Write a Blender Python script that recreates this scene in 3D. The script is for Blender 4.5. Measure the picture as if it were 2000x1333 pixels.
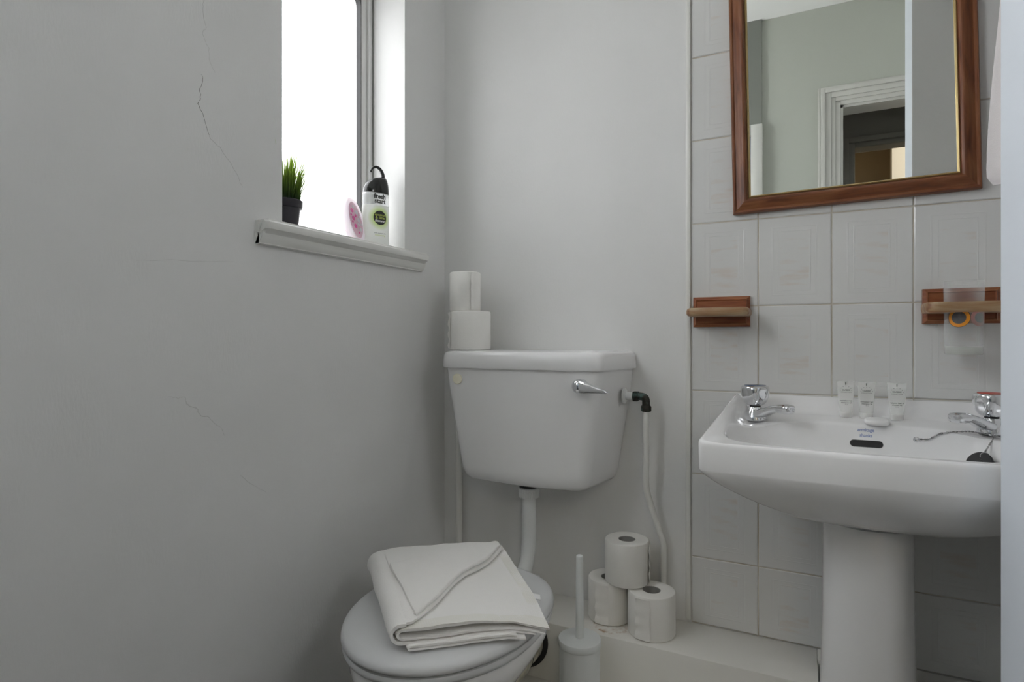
import bpy, bmesh, math, random
from mathutils import Vector, Matrix, noise
random.seed(4)
PI = math.pi
scene = bpy.context.scene
for o in list(bpy.data.objects):
    bpy.data.objects.remove(o)
C = scene.collection

# ------------------------------------------------------------------ camera, sky, exposure
cam = bpy.data.cameras.new('camera')
cam.sensor_width = 36.0
cam.lens = 36.0 * 1140 / 2000
cam.shift_y = -6.5 / 2000
cam.clip_start = 0.02
camo = bpy.data.objects.new('camera', cam)
camo.location = (0.957, -1.468, 0.95)
camo.rotation_euler = (PI / 2, 0, math.radians(26.5))
C.objects.link(camo)
scene.camera = camo

SKY = 7.0
world = bpy.data.worlds.new('overcast_sky')
scene.world = world
world.use_nodes = True
wn, wl = world.node_tree.nodes, world.node_tree.links
bg = wn['Background']
tc = wn.new('ShaderNodeTexCoord'); sp = wn.new('ShaderNodeSeparateXYZ'); rp = wn.new('ShaderNodeValToRGB')
mr = wn.new('ShaderNodeMapRange'); mr.inputs['From Min'].default_value = -1; mr.inputs['From Max'].default_value = 1
wl.new(tc.outputs['Generated'], sp.inputs[0]); wl.new(sp.outputs['Z'], mr.inputs['Value']); wl.new(mr.outputs[0], rp.inputs[0])
rp.color_ramp.elements[0].position = 0.42; rp.color_ramp.elements[0].color = (0.34, 0.335, 0.32, 1)
rp.color_ramp.elements[1].position = 0.56; rp.color_ramp.elements[1].color = (0.93, 0.95, 1.0, 1)
wl.new(rp.outputs[0], bg.inputs[0]); bg.inputs[1].default_value = SKY

vs = scene.view_settings
vs.view_transform = 'Standard'; vs.look = 'None'; vs.gamma = 1.0; vs.use_curve_mapping = False
vs.exposure = 1.14
scene.cycles.max_bounces = 10
scene.cycles.diffuse_bounces = 6
scene.cycles.glossy_bounces = 4
scene.cycles.transmission_bounces = 4
scene.cycles.transparent_max_bounces = 10

# light portals filling the three window openings, two of them added for light (they guide the daylight sampling and give no light themselves)
for xc, yc, zc, sy, sz, ry in ((-0.16, -0.40, 1.56, 0.46, 0.80, -PI / 2), (-0.16, -1.425, 1.85, 0.66, 1.04, -PI / 2), (2.18, -1.20, 1.96, 0.48, 0.52, PI / 2)):
    pl = bpy.data.lights.new('window_portal', 'AREA'); pl.shape = 'RECTANGLE'; pl.size = sz; pl.size_y = sy
    pl.cycles.is_portal = True
    plo = bpy.data.objects.new('window_portal', pl); plo.location = (xc, yc, zc)
    plo.rotation_euler = (0, ry, 0)     # shines into the room
    C.objects.link(plo)

# ------------------------------------------------------------------ materials
def mat(name, col, rough=0.5, metal=0.0, **kw):
    m = bpy.data.materials.new(name); m.use_nodes = True
    b = m.node_tree.nodes['Principled BSDF']
    b.inputs['Base Color'].default_value = (*col, 1); b.inputs['Roughness'].default_value = rough; b.inputs['Metallic'].default_value = metal
    for k, v in kw.items():
        b.inputs[k.replace('_', ' ')].default_value = v
    return m
def nodes(m):
    return m.node_tree.nodes, m.node_tree.links, m.node_tree.nodes['Principled BSDF']
def coords(m, scale=(1, 1, 1), kind='Object'):
    n, l, b = nodes(m)
    t = n.new('ShaderNodeTexCoord'); mp = n.new('ShaderNodeMapping'); mp.inputs['Scale'].default_value = scale
    l.new(t.outputs[kind], mp.inputs[0])
    return mp.outputs[0]
def noise_bump(m, scale, strength, dist=0.002, stretch=(1, 1, 1), detail=4):
    n, l, b = nodes(m)
    tx = n.new('ShaderNodeTexNoise'); tx.inputs['Scale'].default_value = scale; tx.inputs['Detail'].default_value = detail
    l.new(coords(m, stretch), tx.inputs['Vector'])
    bp = n.new('ShaderNodeBump'); bp.inputs['Strength'].default_value = strength; bp.inputs['Distance'].default_value = dist
    l.new(tx.outputs[0], bp.inputs['Height']); l.new(bp.outputs[0], b.inputs['Normal'])
    return tx
def noise_colour(m, scale, c0, c1, p0=0.35, p1=0.65, stretch=(1, 1, 1), detail=5, dist=0.0):
    n, l, b = nodes(m)
    tx = n.new('ShaderNodeTexNoise'); tx.inputs['Scale'].default_value = scale; tx.inputs['Detail'].default_value = detail
    tx.inputs['Distortion'].default_value = dist
    l.new(coords(m, stretch), tx.inputs['Vector'])
    r = n.new('ShaderNodeValToRGB'); r.color_ramp.elements[0].position = p0; r.color_ramp.elements[1].position = p1
    r.color_ramp.elements[0].color = (*c0, 1); r.color_ramp.elements[1].color = (*c1, 1)
    l.new(tx.outputs[0], r.inputs[0]); l.new(r.outputs[0], b.inputs['Base Color'])
    return r

M = {}
M['paint'] = mat('wall_paint', (0.77, 0.77, 0.762), 0.55)
noise_colour(M['paint'], 3.0, (0.755, 0.755, 0.748), (0.785, 0.785, 0.778)); noise_bump(M['paint'], 240, 0.20, 0.0018, (1, 1, 0.35))
M['paint_gloss'] = mat('woodwork_gloss_paint', (0.80, 0.80, 0.77), 0.28); noise_bump(M['paint_gloss'], 60, 0.05, 0.001)
M['paint_skylit'] = mat('partition_skylight_paint', (0.80, 0.85, 0.92), 0.5); noise_bump(M['paint_skylit'], 260, 0.08, 0.001)  # window light on the partition end, put into its colour
M['ceiling'] = mat('ceiling_paint', (0.86, 0.86, 0.85), 0.7)
M['floor'] = mat('vinyl_floor', (0.13, 0.12, 0.11), 0.5); noise_colour(M['floor'], 14, (0.10, 0.095, 0.085), (0.16, 0.15, 0.135))
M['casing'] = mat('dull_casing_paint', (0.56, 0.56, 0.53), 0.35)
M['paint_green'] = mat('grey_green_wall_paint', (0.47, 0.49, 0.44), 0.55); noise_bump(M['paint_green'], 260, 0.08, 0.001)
M['shade_paint'] = mat('recess_shade_paint', (0.20, 0.21, 0.19), 0.6)  # shade of the unlit recess above the shower, put into the colour
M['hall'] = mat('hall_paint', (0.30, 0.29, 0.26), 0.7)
M['beige'] = mat('beige_room_paint', (0.55, 0.46, 0.33), 0.7)
M['grout'] = mat('grout', (0.50, 0.45, 0.36), 0.9); noise_colour(M['grout'], 9, (0.48, 0.42, 0.33), (0.66, 0.64, 0.58))
M['crack'] = mat('crack_dark', (0.10, 0.095, 0.085), 0.9)  # dark line of the plaster cracks
M['crack_faint'] = mat('crack_filled', (0.60, 0.595, 0.58), 0.8)
M['ceramic'] = mat('white_vitreous_china', (0.86, 0.86, 0.865), 0.12); M['ceramic'].node_tree.nodes['Principled BSDF'].inputs['Coat Weight'].default_value = 0.3
M['ceramic_soft'] = mat('cistern_china', (0.83, 0.83, 0.835), 0.20)
M['seat'] = mat('seat_plastic', (0.66, 0.67, 0.68), 0.30)
M['plastic'] = mat('white_plastic', (0.78, 0.80, 0.80), 0.38)
M['brush'] = mat('brush_plastic', (0.78, 0.81, 0.81), 0.42)
M['cream'] = mat('cream_plastic', (0.86, 0.83, 0.68), 0.4)
M['chrome'] = mat('chrome', (0.80, 0.81, 0.83), 0.07, 1.0)
M['steel'] = mat('chain_steel', (0.45, 0.45, 0.45), 0.25, 1.0)
M['mirror'] = mat('mirror_silver', (0.86, 0.88, 0.86), 0.0, 1.0)
M['gold'] = mat('gilt_slip', (0.55, 0.42, 0.20), 0.35, 0.7)
M['black'] = mat('black_rubber', (0.018, 0.018, 0.02), 0.45)
M['black_gloss'] = mat('black_gloss_plastic', (0.012, 0.014, 0.014), 0.12)
M['pot'] = mat('plant_pot_plastic', (0.022, 0.02, 0.028), 0.4)
M['ink'] = mat('black_ink', (0.02, 0.022, 0.02), 0.6)
M['green_ink'] = mat('lime_ink', (0.50, 0.58, 0.12), 0.6)
M['white_ink'] = mat('white_ink', (0.85, 0.85, 0.85), 0.6)
M['blue_ink'] = mat('blue_ink', (0.20, 0.27, 0.52), 0.4)
M['red_dot'] = mat('red_tap_disc', (0.55, 0.06, 0.03), 0.3)
M['blue_dot'] = mat('blue_tap_disc', (0.06, 0.10, 0.20), 0.15)
M['verdigris'] = mat('tarnished_brass', (0.05, 0.045, 0.035), 0.55, 0.5)
noise_colour(M['verdigris'], 60, (0.03, 0.028, 0.022), (0.10, 0.17, 0.16), 0.45, 0.75); noise_bump(M['verdigris'], 150, 0.5, 0.002)
M['pipe'] = mat('painted_pipe', (0.79, 0.79, 0.76), 0.35)
M['soil'] = mat('old_soil_pipe', (0.62, 0.60, 0.50), 0.5); noise_colour(M['soil'], 16, (0.30, 0.28, 0.22), (0.68, 0.66, 0.56), 0.3, 0.5, (1, 5, 1))
M['frame_win'] = mat('window_frame_paint', (0.70, 0.70, 0.69), 0.45)
M['mould'] = mat('frame_seal_grime', (0.20, 0.20, 0.19), 0.8)
# toilet tissue
M['paper'] = mat('tissue_paper', (0.86, 0.85, 0.82), 0.95); noise_bump(M['paper'], 420, 0.25, 0.001)
M['core'] = mat('cardboard_core', (0.36, 0.36, 0.35), 0.9)
# towelling
def towelling(name, col):
    m = mat(name, col, 0.95)
    b = m.node_tree.nodes['Principled BSDF']
    b.inputs['Sheen Weight'].default_value = 0.25
    noise_bump(m, 700, 0.5, 0.0016, detail=3)
    return m
M['towel'] = towelling('white_towelling', (0.90, 0.89, 0.87))
M['hem'] = towelling('towel_hem_weave', (0.86, 0.85, 0.80))
M['towel_pink'] = towelling('pale_pink_towelling', (0.80, 0.76, 0.76))
# wood
def wood(name, c0, c1, c2):
    m = mat(name, c1, 0.38)
    r = noise_colour(m, 9, c0, c2, 0.30, 0.72, (1, 9, 9), 6, 0.6)
    e = r.color_ramp.elements.new(0.5); e.color = (*c1, 1)
    noise_bump(m, 30, 0.12, 0.001, (1, 12, 12))
    return m
M['wood'] = wood('mahogany_frame', (0.085, 0.026, 0.012), (0.19, 0.062, 0.024), (0.27, 0.11, 0.045))
M['wood_worn'] = wood('worn_varnished_wood', (0.20, 0.07, 0.03), (0.34, 0.20, 0.10), (0.44, 0.34, 0.21))
M['wood_red'] = wood('red_varnished_wood', (0.12, 0.030, 0.012), (0.24, 0.07, 0.025), (0.32, 0.13, 0.05))
# tile print
def tile_material():
    m = mat('glazed_tile', (0.70, 0.70, 0.69), 0.14)
    n, l, b = nodes(m)
    t = n.new('ShaderNodeTexCoord'); s = n.new('ShaderNodeSeparateXYZ'); l.new(t.outputs['Object'], s.inputs[0])
    def inside(sock, half):
        a = n.new('ShaderNodeMath'); a.operation = 'ABSOLUTE'; l.new(sock, a.inputs[0])
        c = n.new('ShaderNodeMath'); c.operation = 'LESS_THAN'; c.inputs[1].default_value = half; l.new(a.outputs[0], c.inputs[0])
        return c.outputs[0]
    mul = n.new('ShaderNodeMath'); mul.operation = 'MULTIPLY'
    l.new(inside(s.outputs['X'], 0.030), mul.inputs[0]); l.new(inside(s.outputs['Z'], 0.056), mul.inputs[1])
    mp = n.new('ShaderNodeMapping'); mp.inputs['Rotation'].default_value = (0, math.radians(28), 0); mp.inputs['Scale'].default_value = (16, 1, 75)
    l.new(t.outputs['Object'], mp.inputs[0])
    oi = n.new('ShaderNodeObjectInfo'); ad = n.new('ShaderNodeVectorMath'); ad.operation = 'ADD'
    sc = n.new('ShaderNodeMath'); sc.operation = 'MULTIPLY'; sc.inputs[1].default_value = 3.0; l.new(oi.outputs['Random'], sc.inputs[0])
    l.new(mp.outputs[0], ad.inputs[0]); l.new(sc.outputs[0], ad.inputs[1])
    tx = n.new('ShaderNodeTexNoise'); tx.inputs['Scale'].default_value = 1.0; tx.inputs['Detail'].default_value = 4; l.new(ad.outputs[0], tx.inputs['Vector'])
    r = n.new('ShaderNodeValToRGB'); r.color_ramp.elements[0].position = 0.52; r.color_ramp.elements[1].position = 0.72
    r.color_ramp.elements[0].color = (0, 0, 0, 1); r.color_ramp.elements[1].color = (0.8, 0.8, 0.8, 1); l.new(tx.outputs[0], r.inputs[0])
    m2 = n.new('ShaderNodeMath'); m2.operation = 'MULTIPLY'; l.new(r.outputs[0], m2.inputs[0]); l.new(mul.outputs[0], m2.inputs[1])
    mx = n.new('ShaderNodeMix'); mx.data_type = 'RGBA'; mx.inputs['A'].default_value = (0.70, 0.70, 0.69, 1); mx.inputs['B'].default_value = (0.665, 0.61, 0.565, 1)
    l.new(m2.outputs[0], mx.inputs['Factor']); l.new(mx.outputs['Result'], b.inputs['Base Color'])
    tn = n.new('ShaderNodeTexNoise'); tn.inputs['Scale'].default_value = 55; l.new(t.outputs['Object'], tn.inputs['Vector'])
    bp = n.new('ShaderNodeBump'); bp.inputs['Strength'].default_value = 0.05; bp.inputs['Distance'].default_value = 0.002
    l.new(tn.outputs[0], bp.inputs['Height']); l.new(bp.outputs[0], b.inputs['Normal'])
    return m
M['tile'] = tile_material()
# ledge paint with a rusty ring left by a can
def ledge_material():
    m = mat('ledge_paint', (0.79, 0.78, 0.74), 0.35)
    n, l, b = nodes(m)
    t = n.new('ShaderNodeTexCoord')
    tx = n.new('ShaderNodeTexNoise'); tx.inputs['Scale'].default_value = 70; tx.inputs['Detail'].default_value = 5; l.new(t.outputs['Object'], tx.inputs['Vector'])
    d = n.new('ShaderNodeVectorMath'); d.operation = 'DISTANCE'; d.inputs[1].default_value = (0.545, -0.105, 0.257); l.new(t.outputs['Object'], d.inputs[0])
    r = n.new('ShaderNodeValToRGB'); cr = r.color_ramp
    cr.elements[0].position = 0.0; cr.elements[0].color = (0.25, 0.25, 0.25, 1); cr.elements[1].position = 1.0; cr.elements[1].color = (0, 0, 0, 1)
    for p, v in ((0.55, 0.35), (0.68, 1.0), (0.80, 0.15)):
        e = cr.elements.new(p); e.color = (v, v, v, 1)
    mr = n.new('ShaderNodeMapRange'); mr.inputs['From Max'].default_value = 0.055; l.new(d.outputs['Value'], mr.inputs['Value']); l.new(mr.outputs[0], r.inputs[0])
    r2 = n.new('ShaderNodeValToRGB'); r2.color_ramp.elements[0].position = 0.45; r2.color_ramp.elements[1].position = 0.65; l.new(tx.outputs[0], r2.inputs[0])
    mu = n.new('ShaderNodeMath'); mu.operation = 'MULTIPLY'; l.new(r.outputs[0], mu.inputs[0]); l.new(r2.outputs[0], mu.inputs[1])
    mx = n.new('ShaderNodeMix'); mx.data_type = 'RGBA'; mx.inputs['A'].default_value = (0.79, 0.78, 0.74, 1); mx.inputs['B'].default_value = (0.36, 0.20, 0.10, 1)
    l.new(mu.outputs[0], mx.inputs['Factor']); l.new(mx.outputs['Result'], b.inputs['Base Color'])
    return m
M['ledge'] = ledge_material()
# clear glass, frosted pane, clear plastics
def thin(name, col, alpha, rough=0.2):
    m = mat(name, col, rough)
    n, l, b = nodes(m)
    tr = n.new('ShaderNodeBsdfTransparent'); mx = n.new('ShaderNodeMixShader'); mx.inputs[0].default_value = alpha
    l.new(tr.outputs[0], mx.inputs[1]); l.new(b.outputs[0], mx.inputs[2]); l.new(mx.outputs[0], n['Material Output'].inputs[0])
    return m
M['tube'] = thin('clear_tube_plastic', (0.92, 0.93, 0.91), 0.30, 0.12)
M['glass'] = thin('tumbler_glass', (0.80, 0.82, 0.81), 0.055, 0.03)
n_, l_, b_ = nodes(M['glass']); lw = n_.new('ShaderNodeLayerWeight'); lw.inputs[0].default_value = 0.25
mr_ = n_.new('ShaderNodeMapRange'); mr_.inputs['To Min'].default_value = 0.045; mr_.inputs['To Max'].default_value = 0.55
l_.new(lw.outputs['Facing'], mr_.inputs['Value']); l_.new(mr_.outputs[0], [x for x in n_ if x.type == 'MIX_SHADER'][0].inputs[0])
M['glass_base'] = thin('tumbler_base_glass', (0.66, 0.68, 0.63), 0.60, 0.05)
M['bottle_clear'] = thin('clear_bottle_plastic', (0.80, 0.82, 0.82), 0.35, 0.08)
def pane_material(name, k):
    m = bpy.data.materials.new(name); m.use_nodes = True
    n, l = m.node_tree.nodes, m.node_tree.links
    n.remove(n['Principled BSDF'])
    tr = n.new('ShaderNodeBsdfTransparent'); tr.inputs[0].default_value = (0.98 * k, 0.98 * k, 0.97 * k, 1)
    tl = n.new('ShaderNodeBsdfTranslucent'); tl.inputs[0].default_value = (0.96 * k, 0.96 * k, 0.95 * k, 1)
    gl = n.new('ShaderNodeBsdfGlossy'); gl.inputs['Roughness'].default_value = 0.15
    a = n.new('ShaderNodeMixShader'); a.inputs[0].default_value = 0.45; l.new(tr.outputs[0], a.inputs[1]); l.new(tl.outputs[0], a.inputs[2])
    b = n.new('ShaderNodeMixShader'); b.inputs[0].default_value = 0.05; l.new(a.outputs[0], b.inputs[1]); l.new(gl.outputs[0], b.inputs[2])
    l.new(b.outputs[0], n['Material Output'].inputs[0])
    return m
M['pane'] = pane_material('frosted_window_pane', 0.64)
M['added_pane'] = pane_material('added_window_pane', 1.0)  # for the two added windows out of view
M['shower_glass'] = mat('obscure_shower_glass', (0.22, 0.24, 0.26), 0.2)
# bottle body: opaque white with a lime halo painted round the badge (local coords, badge at y=-, z=0.075)
def bottle_material():
    m = mat('shower_gel_print', (0.84, 0.85, 0.83), 0.3)
    n, l, b = nodes(m)
    t = n.new('ShaderNodeTexCoord'); d = n.new('ShaderNodeVectorMath'); d.operation = 'DISTANCE'
    d.inputs[1].default_value = (0.0, -0.021, 0.074); l.new(t.outputs['Object'], d.inputs[0])
    r = n.new('ShaderNodeValToRGB'); mr = n.new('ShaderNodeMapRange'); mr.inputs['From Max'].default_value = 0.05
    l.new(d.outputs['Value'], mr.inputs['Value']); l.new(mr.outputs[0], r.inputs[0])
    r.color_ramp.elements[0].position = 0.36; r.color_ramp.elements[0].color = (0.52, 0.66, 0.22, 1)
    r.color_ramp.elements[1].position = 0.66; r.color_ramp.elements[1].color = (0.84, 0.85, 0.83, 1)
    l.new(r.outputs[0], b.inputs['Base Color'])
    tl = n.new('ShaderNodeBsdfTranslucent'); l.new(r.outputs[0], tl.inputs[0])
    mx = n.new('ShaderNodeMixShader'); mx.inputs[0].default_value = 0.55; l.new(b.outputs[0], mx.inputs[1]); l.new(tl.outputs[0], mx.inputs[2]); l.new(mx.outputs[0], n['Material Output'].inputs[0])
    return m
M['bottle_white'] = bottle_material()
M['fresh_case'] = mat('freshener_white_plastic', (0.86, 0.85, 0.87), 0.35, 0.0, Subsurface_Weight=0.2)
n_, l_, b_ = nodes(M['fresh_case']); tl_ = n_.new('ShaderNodeBsdfTranslucent'); tl_.inputs[0].default_value = (0.88, 0.85, 0.89, 1)
mx_ = n_.new('ShaderNodeMixShader'); mx_.inputs[0].default_value = 0.5; l_.new(b_.outputs[0], mx_.inputs[1]); l_.new(tl_.outputs[0], mx_.inputs[2]); l_.new(mx_.outputs[0], n_['Material Output'].inputs[0])
M['fresh_face'] = mat('freshener_pink_face', (0.78, 0.52, 0.62), 0.35)
M['pink'] = mat('hot_pink_gel', (0.78, 0.10, 0.38), 0.3)
def grass_material():
    m = mat('artificial_grass', (0.08, 0.22, 0.03), 0.5)
    n, l, b = nodes(m)
    t = n.new('ShaderNodeTexCoord'); s = n.new('ShaderNodeSeparateXYZ'); l.new(t.outputs['Object'], s.inputs[0])
    r = n.new('ShaderNodeValToRGB'); mr = n.new('ShaderNodeMapRange'); mr.inputs['From Min'].default_value = 0.06; mr.inputs['From Max'].default_value = 0.15
    l.new(s.outputs['Z'], mr.inputs['Value']); l.new(mr.outputs[0], r.inputs[0])
    r.color_ramp.elements[0].color = (0.015, 0.05, 0.018, 1); r.color_ramp.elements[1].color = (0.34, 0.50, 0.05, 1)
    l.new(r.outputs[0], b.inputs['Base Color'])
    tl = n.new('ShaderNodeBsdfTranslucent'); l.new(r.outputs[0], tl.inputs[0])
    mx = n.new('ShaderNodeMixShader'); mx.inputs[0].default_value = 0.4; l.new(b.outputs[0], mx.inputs[1]); l.new(tl.outputs[0], mx.inputs[2])
    l.new(mx.outputs[0], n['Material Output'].inputs[0])
    return m
M['grass'] = grass_material()
M['orange'] = mat('orange_decal', (0.80, 0.30, 0.02), 0.4)
M['grey_decal'] = mat('grey_decal', (0.07, 0.065, 0.065), 0.4)
M['red_decal'] = mat('red_decal', (0.55, 0.13, 0.10), 0.4)
M['soap_mat'] = mat('white_soap', (0.84, 0.84, 0.84), 0.35)

# ------------------------------------------------------------------ geometry helpers
def link(name, me, m, parent=None, loc=(0, 0, 0), rot=(0, 0, 0), angle=35):
    if angle is not None:
        me.polygons.foreach_set('use_smooth', [True] * len(me.polygons))
        me.set_sharp_from_angle(angle=math.radians(angle))
    if m is not None:
        me.materials.clear(); me.materials.append(M[m] if isinstance(m, str) else m)
    o = bpy.data.objects.new(name, me); C.objects.link(o)
    o.location = loc; o.rotation_euler = rot
    if parent: o.parent = parent
    return o
def mesh(vs, fs, name='mesh'):
    me = bpy.data.meshes.new(name); me.from_pydata([tuple(v) for v in vs], [], fs); me.validate(); me.update()
    return me
def bmesh_to(bm, name='mesh'):
    bmesh.ops.recalc_face_normals(bm, faces=bm.faces)
    me = bpy.data.meshes.new(name); bm.to_mesh(me); bm.free(); return me
def box_bm(bm, lo, hi):
    r = bmesh.ops.create_cube(bm, size=1.0)
    c = [(a + b) / 2 for a, b in zip(lo, hi)]; s = [b - a for a, b in zip(lo, hi)]
    for v in r['verts']:
        v.co = Vector((c[0] + v.co.x * s[0], c[1] + v.co.y * s[1], c[2] + v.co.z * s[2]))
    return r['verts']
def box(lo, hi, bevel=0.0, seg=2):
    bm = bmesh.new(); box_bm(bm, lo, hi)
    if bevel: bmesh.ops.bevel(bm, geom=list(bm.edges), offset=bevel, segments=seg, profile=0.5, affect='EDGES')
    return bmesh_to(bm)
def boxes(lst, bevel=0.0):
    bm = bmesh.new()
    for lo, hi in lst: box_bm(bm, lo, hi)
    if bevel: bmesh.ops.bevel(bm, geom=list(bm.edges), offset=bevel, segments=2, profile=0.5, affect='EDGES')
    return bmesh_to(bm)
def loft(rings, cap0=True, cap1=True, closed=True):
    n = len(rings[0]); vs = [p for r in rings for p in r]; fs = []
    for i in range(len(rings) - 1):
        for j in range(n if closed else n - 1):
            a = i * n + j; b = i * n + (j + 1) % n
            fs.append((a, b, b + n, a + n))
    if cap0: fs.append(tuple(range(n - 1, -1, -1)))
    if cap1: fs.append(tuple((len(rings) - 1) * n + j for j in range(n)))
    me = mesh(vs, fs)
    bm = bmesh.new(); bm.from_mesh(me); bpy.data.meshes.remove(me)
    return bmesh_to(bm)
def lathe(prof, seg=48, axis='Z', off=(0, 0, 0)):
    rings = []
    for r, h in prof:
        rings.append([(max(r, 1e-5) * math.cos(2 * PI * k / seg) + off[0], max(r, 1e-5) * math.sin(2 * PI * k / seg) + off[1], h + off[2]) for k in range(seg)])
    if axis == 'Y': rings = [[(p[0], -p[2], p[1]) for p in r] for r in rings]     # height runs towards -Y
    if axis == 'X': rings = [[(p[2], p[0], p[1]) for p in r] for r in rings]
    return loft(rings)
def lathe_open(prof, seg=48):
    """closed section loop turned round Z (ring shaped)"""
    n = len(prof); vs = []; fs = []
    for k in range(seg):
        a = 2 * PI * k / seg
        for r, h in prof: vs.append((r * math.cos(a), r * math.sin(a), h))
    for k in range(seg):
        for i in range(n):
            j = (i + 1) % n; k2 = (k + 1) % seg
            fs.append((k * n + i, k2 * n + i, k2 * n + j, k * n + j))
    me = mesh(vs, fs); bm = bmesh.new(); bm.from_mesh(me); return bmesh_to(bm)
def smooth_path(pts, n=8):
    pts = [Vector(p) for p in pts]; out = []
    P = [2 * pts[0] - pts[1]] + pts + [2 * pts[-1] - pts[-2]]
    for i in range(1, len(P) - 2):
        for k in range(n):
            t = k / n; a, b, c, d = P[i - 1], P[i], P[i + 1], P[i + 2]
            out.append(0.5 * ((2 * b) + (c - a) * t + (2 * a - 5 * b + 4 * c - d) * t * t + (3 * b - a - 3 * c + d) * t ** 3))
    out.append(pts[-1]); return out
def tube(pts, rad, seg=16, cap=True):
    pts = [Vector(p) for p in pts]
    if not hasattr(rad, '__len__'): rad = [rad] * len(pts)
    rings = []; up = None
    for i, p in enumerate(pts):
        t = (pts[min(i + 1, len(pts) - 1)] - pts[max(i - 1, 0)]).normalized()
        if up is None:
            up = Vector((0, 0, 1)) if abs(t.z) < 0.9 else Vector((0, 1, 0))
        x = t.cross(up).normalized(); up = x.cross(t).normalized()
        rings.append([tuple(p + rad[i] * (math.cos(2 * PI * k / seg) * x + math.sin(2 * PI * k / seg) * up)) for k in range(seg)])
    return loft(rings, cap, cap)
def empty(name, loc=(0, 0, 0), rot=(0, 0, 0)):
    o = bpy.data.objects.new(name, None); C.objects.link(o); o.location = loc; o.rotation_euler = rot; o.empty_display_size = 0.05
    return o
def tag(o, label, cat, group=None):
    o['label'] = label; o['category'] = cat
    if group: o['group'] = group
    return o
def struct(o, label=None):
    o['kind'] = 'structure'
    if label: o['label'] = label
    return o
def joined(meshes):
    bm = bmesh.new()
    for me in meshes:
        bm.from_mesh(me); bpy.data.meshes.remove(me)
    me = bpy.data.meshes.new('mesh'); bm.to_mesh(me); bm.free(); return me
def text(s, size, fn, bold=0.0, spacing=1.0):
    """flat lettering as a mesh, centred, each point (x, z) carried onto a surface by fn"""
    cu = bpy.data.curves.new('txt', 'FONT'); cu.body = s; cu.size = size; cu.align_x = 'CENTER'; cu.align_y = 'CENTER'
    cu.offset = bold; cu.space_character = spacing; cu.resolution_u = 3
    o = bpy.data.objects.new('txt', cu); C.objects.link(o)
    dg = bpy.context.evaluated_depsgraph_get(); dg.update()
    me0 = bpy.data.meshes.new_from_object(o.evaluated_get(dg))
    bpy.data.objects.remove(o); bpy.data.curves.remove(cu)
    for v in me0.vertices: v.co = Vector(fn(v.co.x, v.co.y))
    me0.update()
    return me0
def smooth01(t):
    t = max(0.0, min(1.0, t)); return t * t * (3 - 2 * t)
def lerp(a, b, t): return a + (b - a) * t
def pw(x, pts):
    """piecewise linear"""
    if x <= pts[0][0]: return pts[0][1]
    for (x0, y0), (x1, y1) in zip(pts, pts[1:]):
        if x <= x1: return y0 + (y1 - y0) * (x - x0) / (x1 - x0)
    return pts[-1][1]

CEIL = 2.60
# ------------------------------------------------------------------ the room
struct(link('floor', box((-0.14, -1.95, -0.10), (2.15, 0.10, 0.0)), 'floor', angle=None))
struct(link('ceiling', box((-0.14, -1.95, CEIL), (2.15, 0.10, CEIL + 0.1)), 'ceiling', angle=None))
WY0, WY1, WZ0, WZ1 = -0.606, -0.194, 1.176, 1.920
VY0, VY1, VZ0, VZ1 = -1.74, -1.11, 1.35, 2.35      # second window, unseen beside the camera, added to light the room
UY0, UY1, UZ0, UZ1 = -1.43, -0.97, 1.71, 2.21      # small third window, unseen, added to light the room from the right
wall_left = struct(link('wall_left', boxes([((-0.14, VY1, 0), (0, 0.10, WZ0)), ((-0.14, VY1, WZ1), (0, 0.10, CEIL)),
    ((-0.14, VY1, WZ0), (0, WY0, WZ1)), ((-0.14, WY1, WZ0), (0, 0.10, WZ1)),
    ((-0.14, -1.95, 0), (0, VY0, CEIL)), ((-0.14, VY0, 0), (0, VY1, VZ0)), ((-0.14, VY0, VZ1), (0, VY1, CEIL))]), 'paint', angle=None), 'white painted plaster wall with hairline cracks and a window')
wall_back = struct(link('wall_back', boxes([((0, 0.0, 0), (0.709, 0.10, CEIL)), ((0.709, 0.003, 0), (1.42, 0.10, CEIL))]), 'paint', angle=None))
struct(link('wall_alcove', box((1.42, -0.396, 0), (1.52, 0.10, CEIL)), 'paint', angle=None))
struct(link('wall_partition', box((1.213, -0.509, 0), (2.15, -0.396, CEIL), 0.002), 'paint_skylit', angle=None))
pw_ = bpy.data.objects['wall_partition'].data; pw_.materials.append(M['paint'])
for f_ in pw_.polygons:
    if abs(f_.normal.y) > 0.9: f_.material_index = 1     # the broad faces are painted like the other walls, the end has bluish window light painted in
struct(link('wall_right', boxes([((2.05, -1.95, 0), (2.15, -0.509, UZ0)), ((2.05, -1.95, UZ1), (2.15, -0.509, CEIL)), ((2.05, -1.95, UZ0), (2.15, UY0, UZ1)), ((2.05, UY1, UZ0), (2.15, -0.509, UZ1))]), 'paint', angle=None))
DX0, DX1, DZ = 1.122, 1.90, 2.095
struct(link('wall_front', boxes([((-0.14, -1.95, 0), (DX0, -1.85, CEIL)), ((DX1, -1.95, 0), (2.15, -1.85, CEIL)), ((DX0, -1.95, DZ), (DX1, -1.85, CEIL))]), 'paint_green', angle=None))
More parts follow.
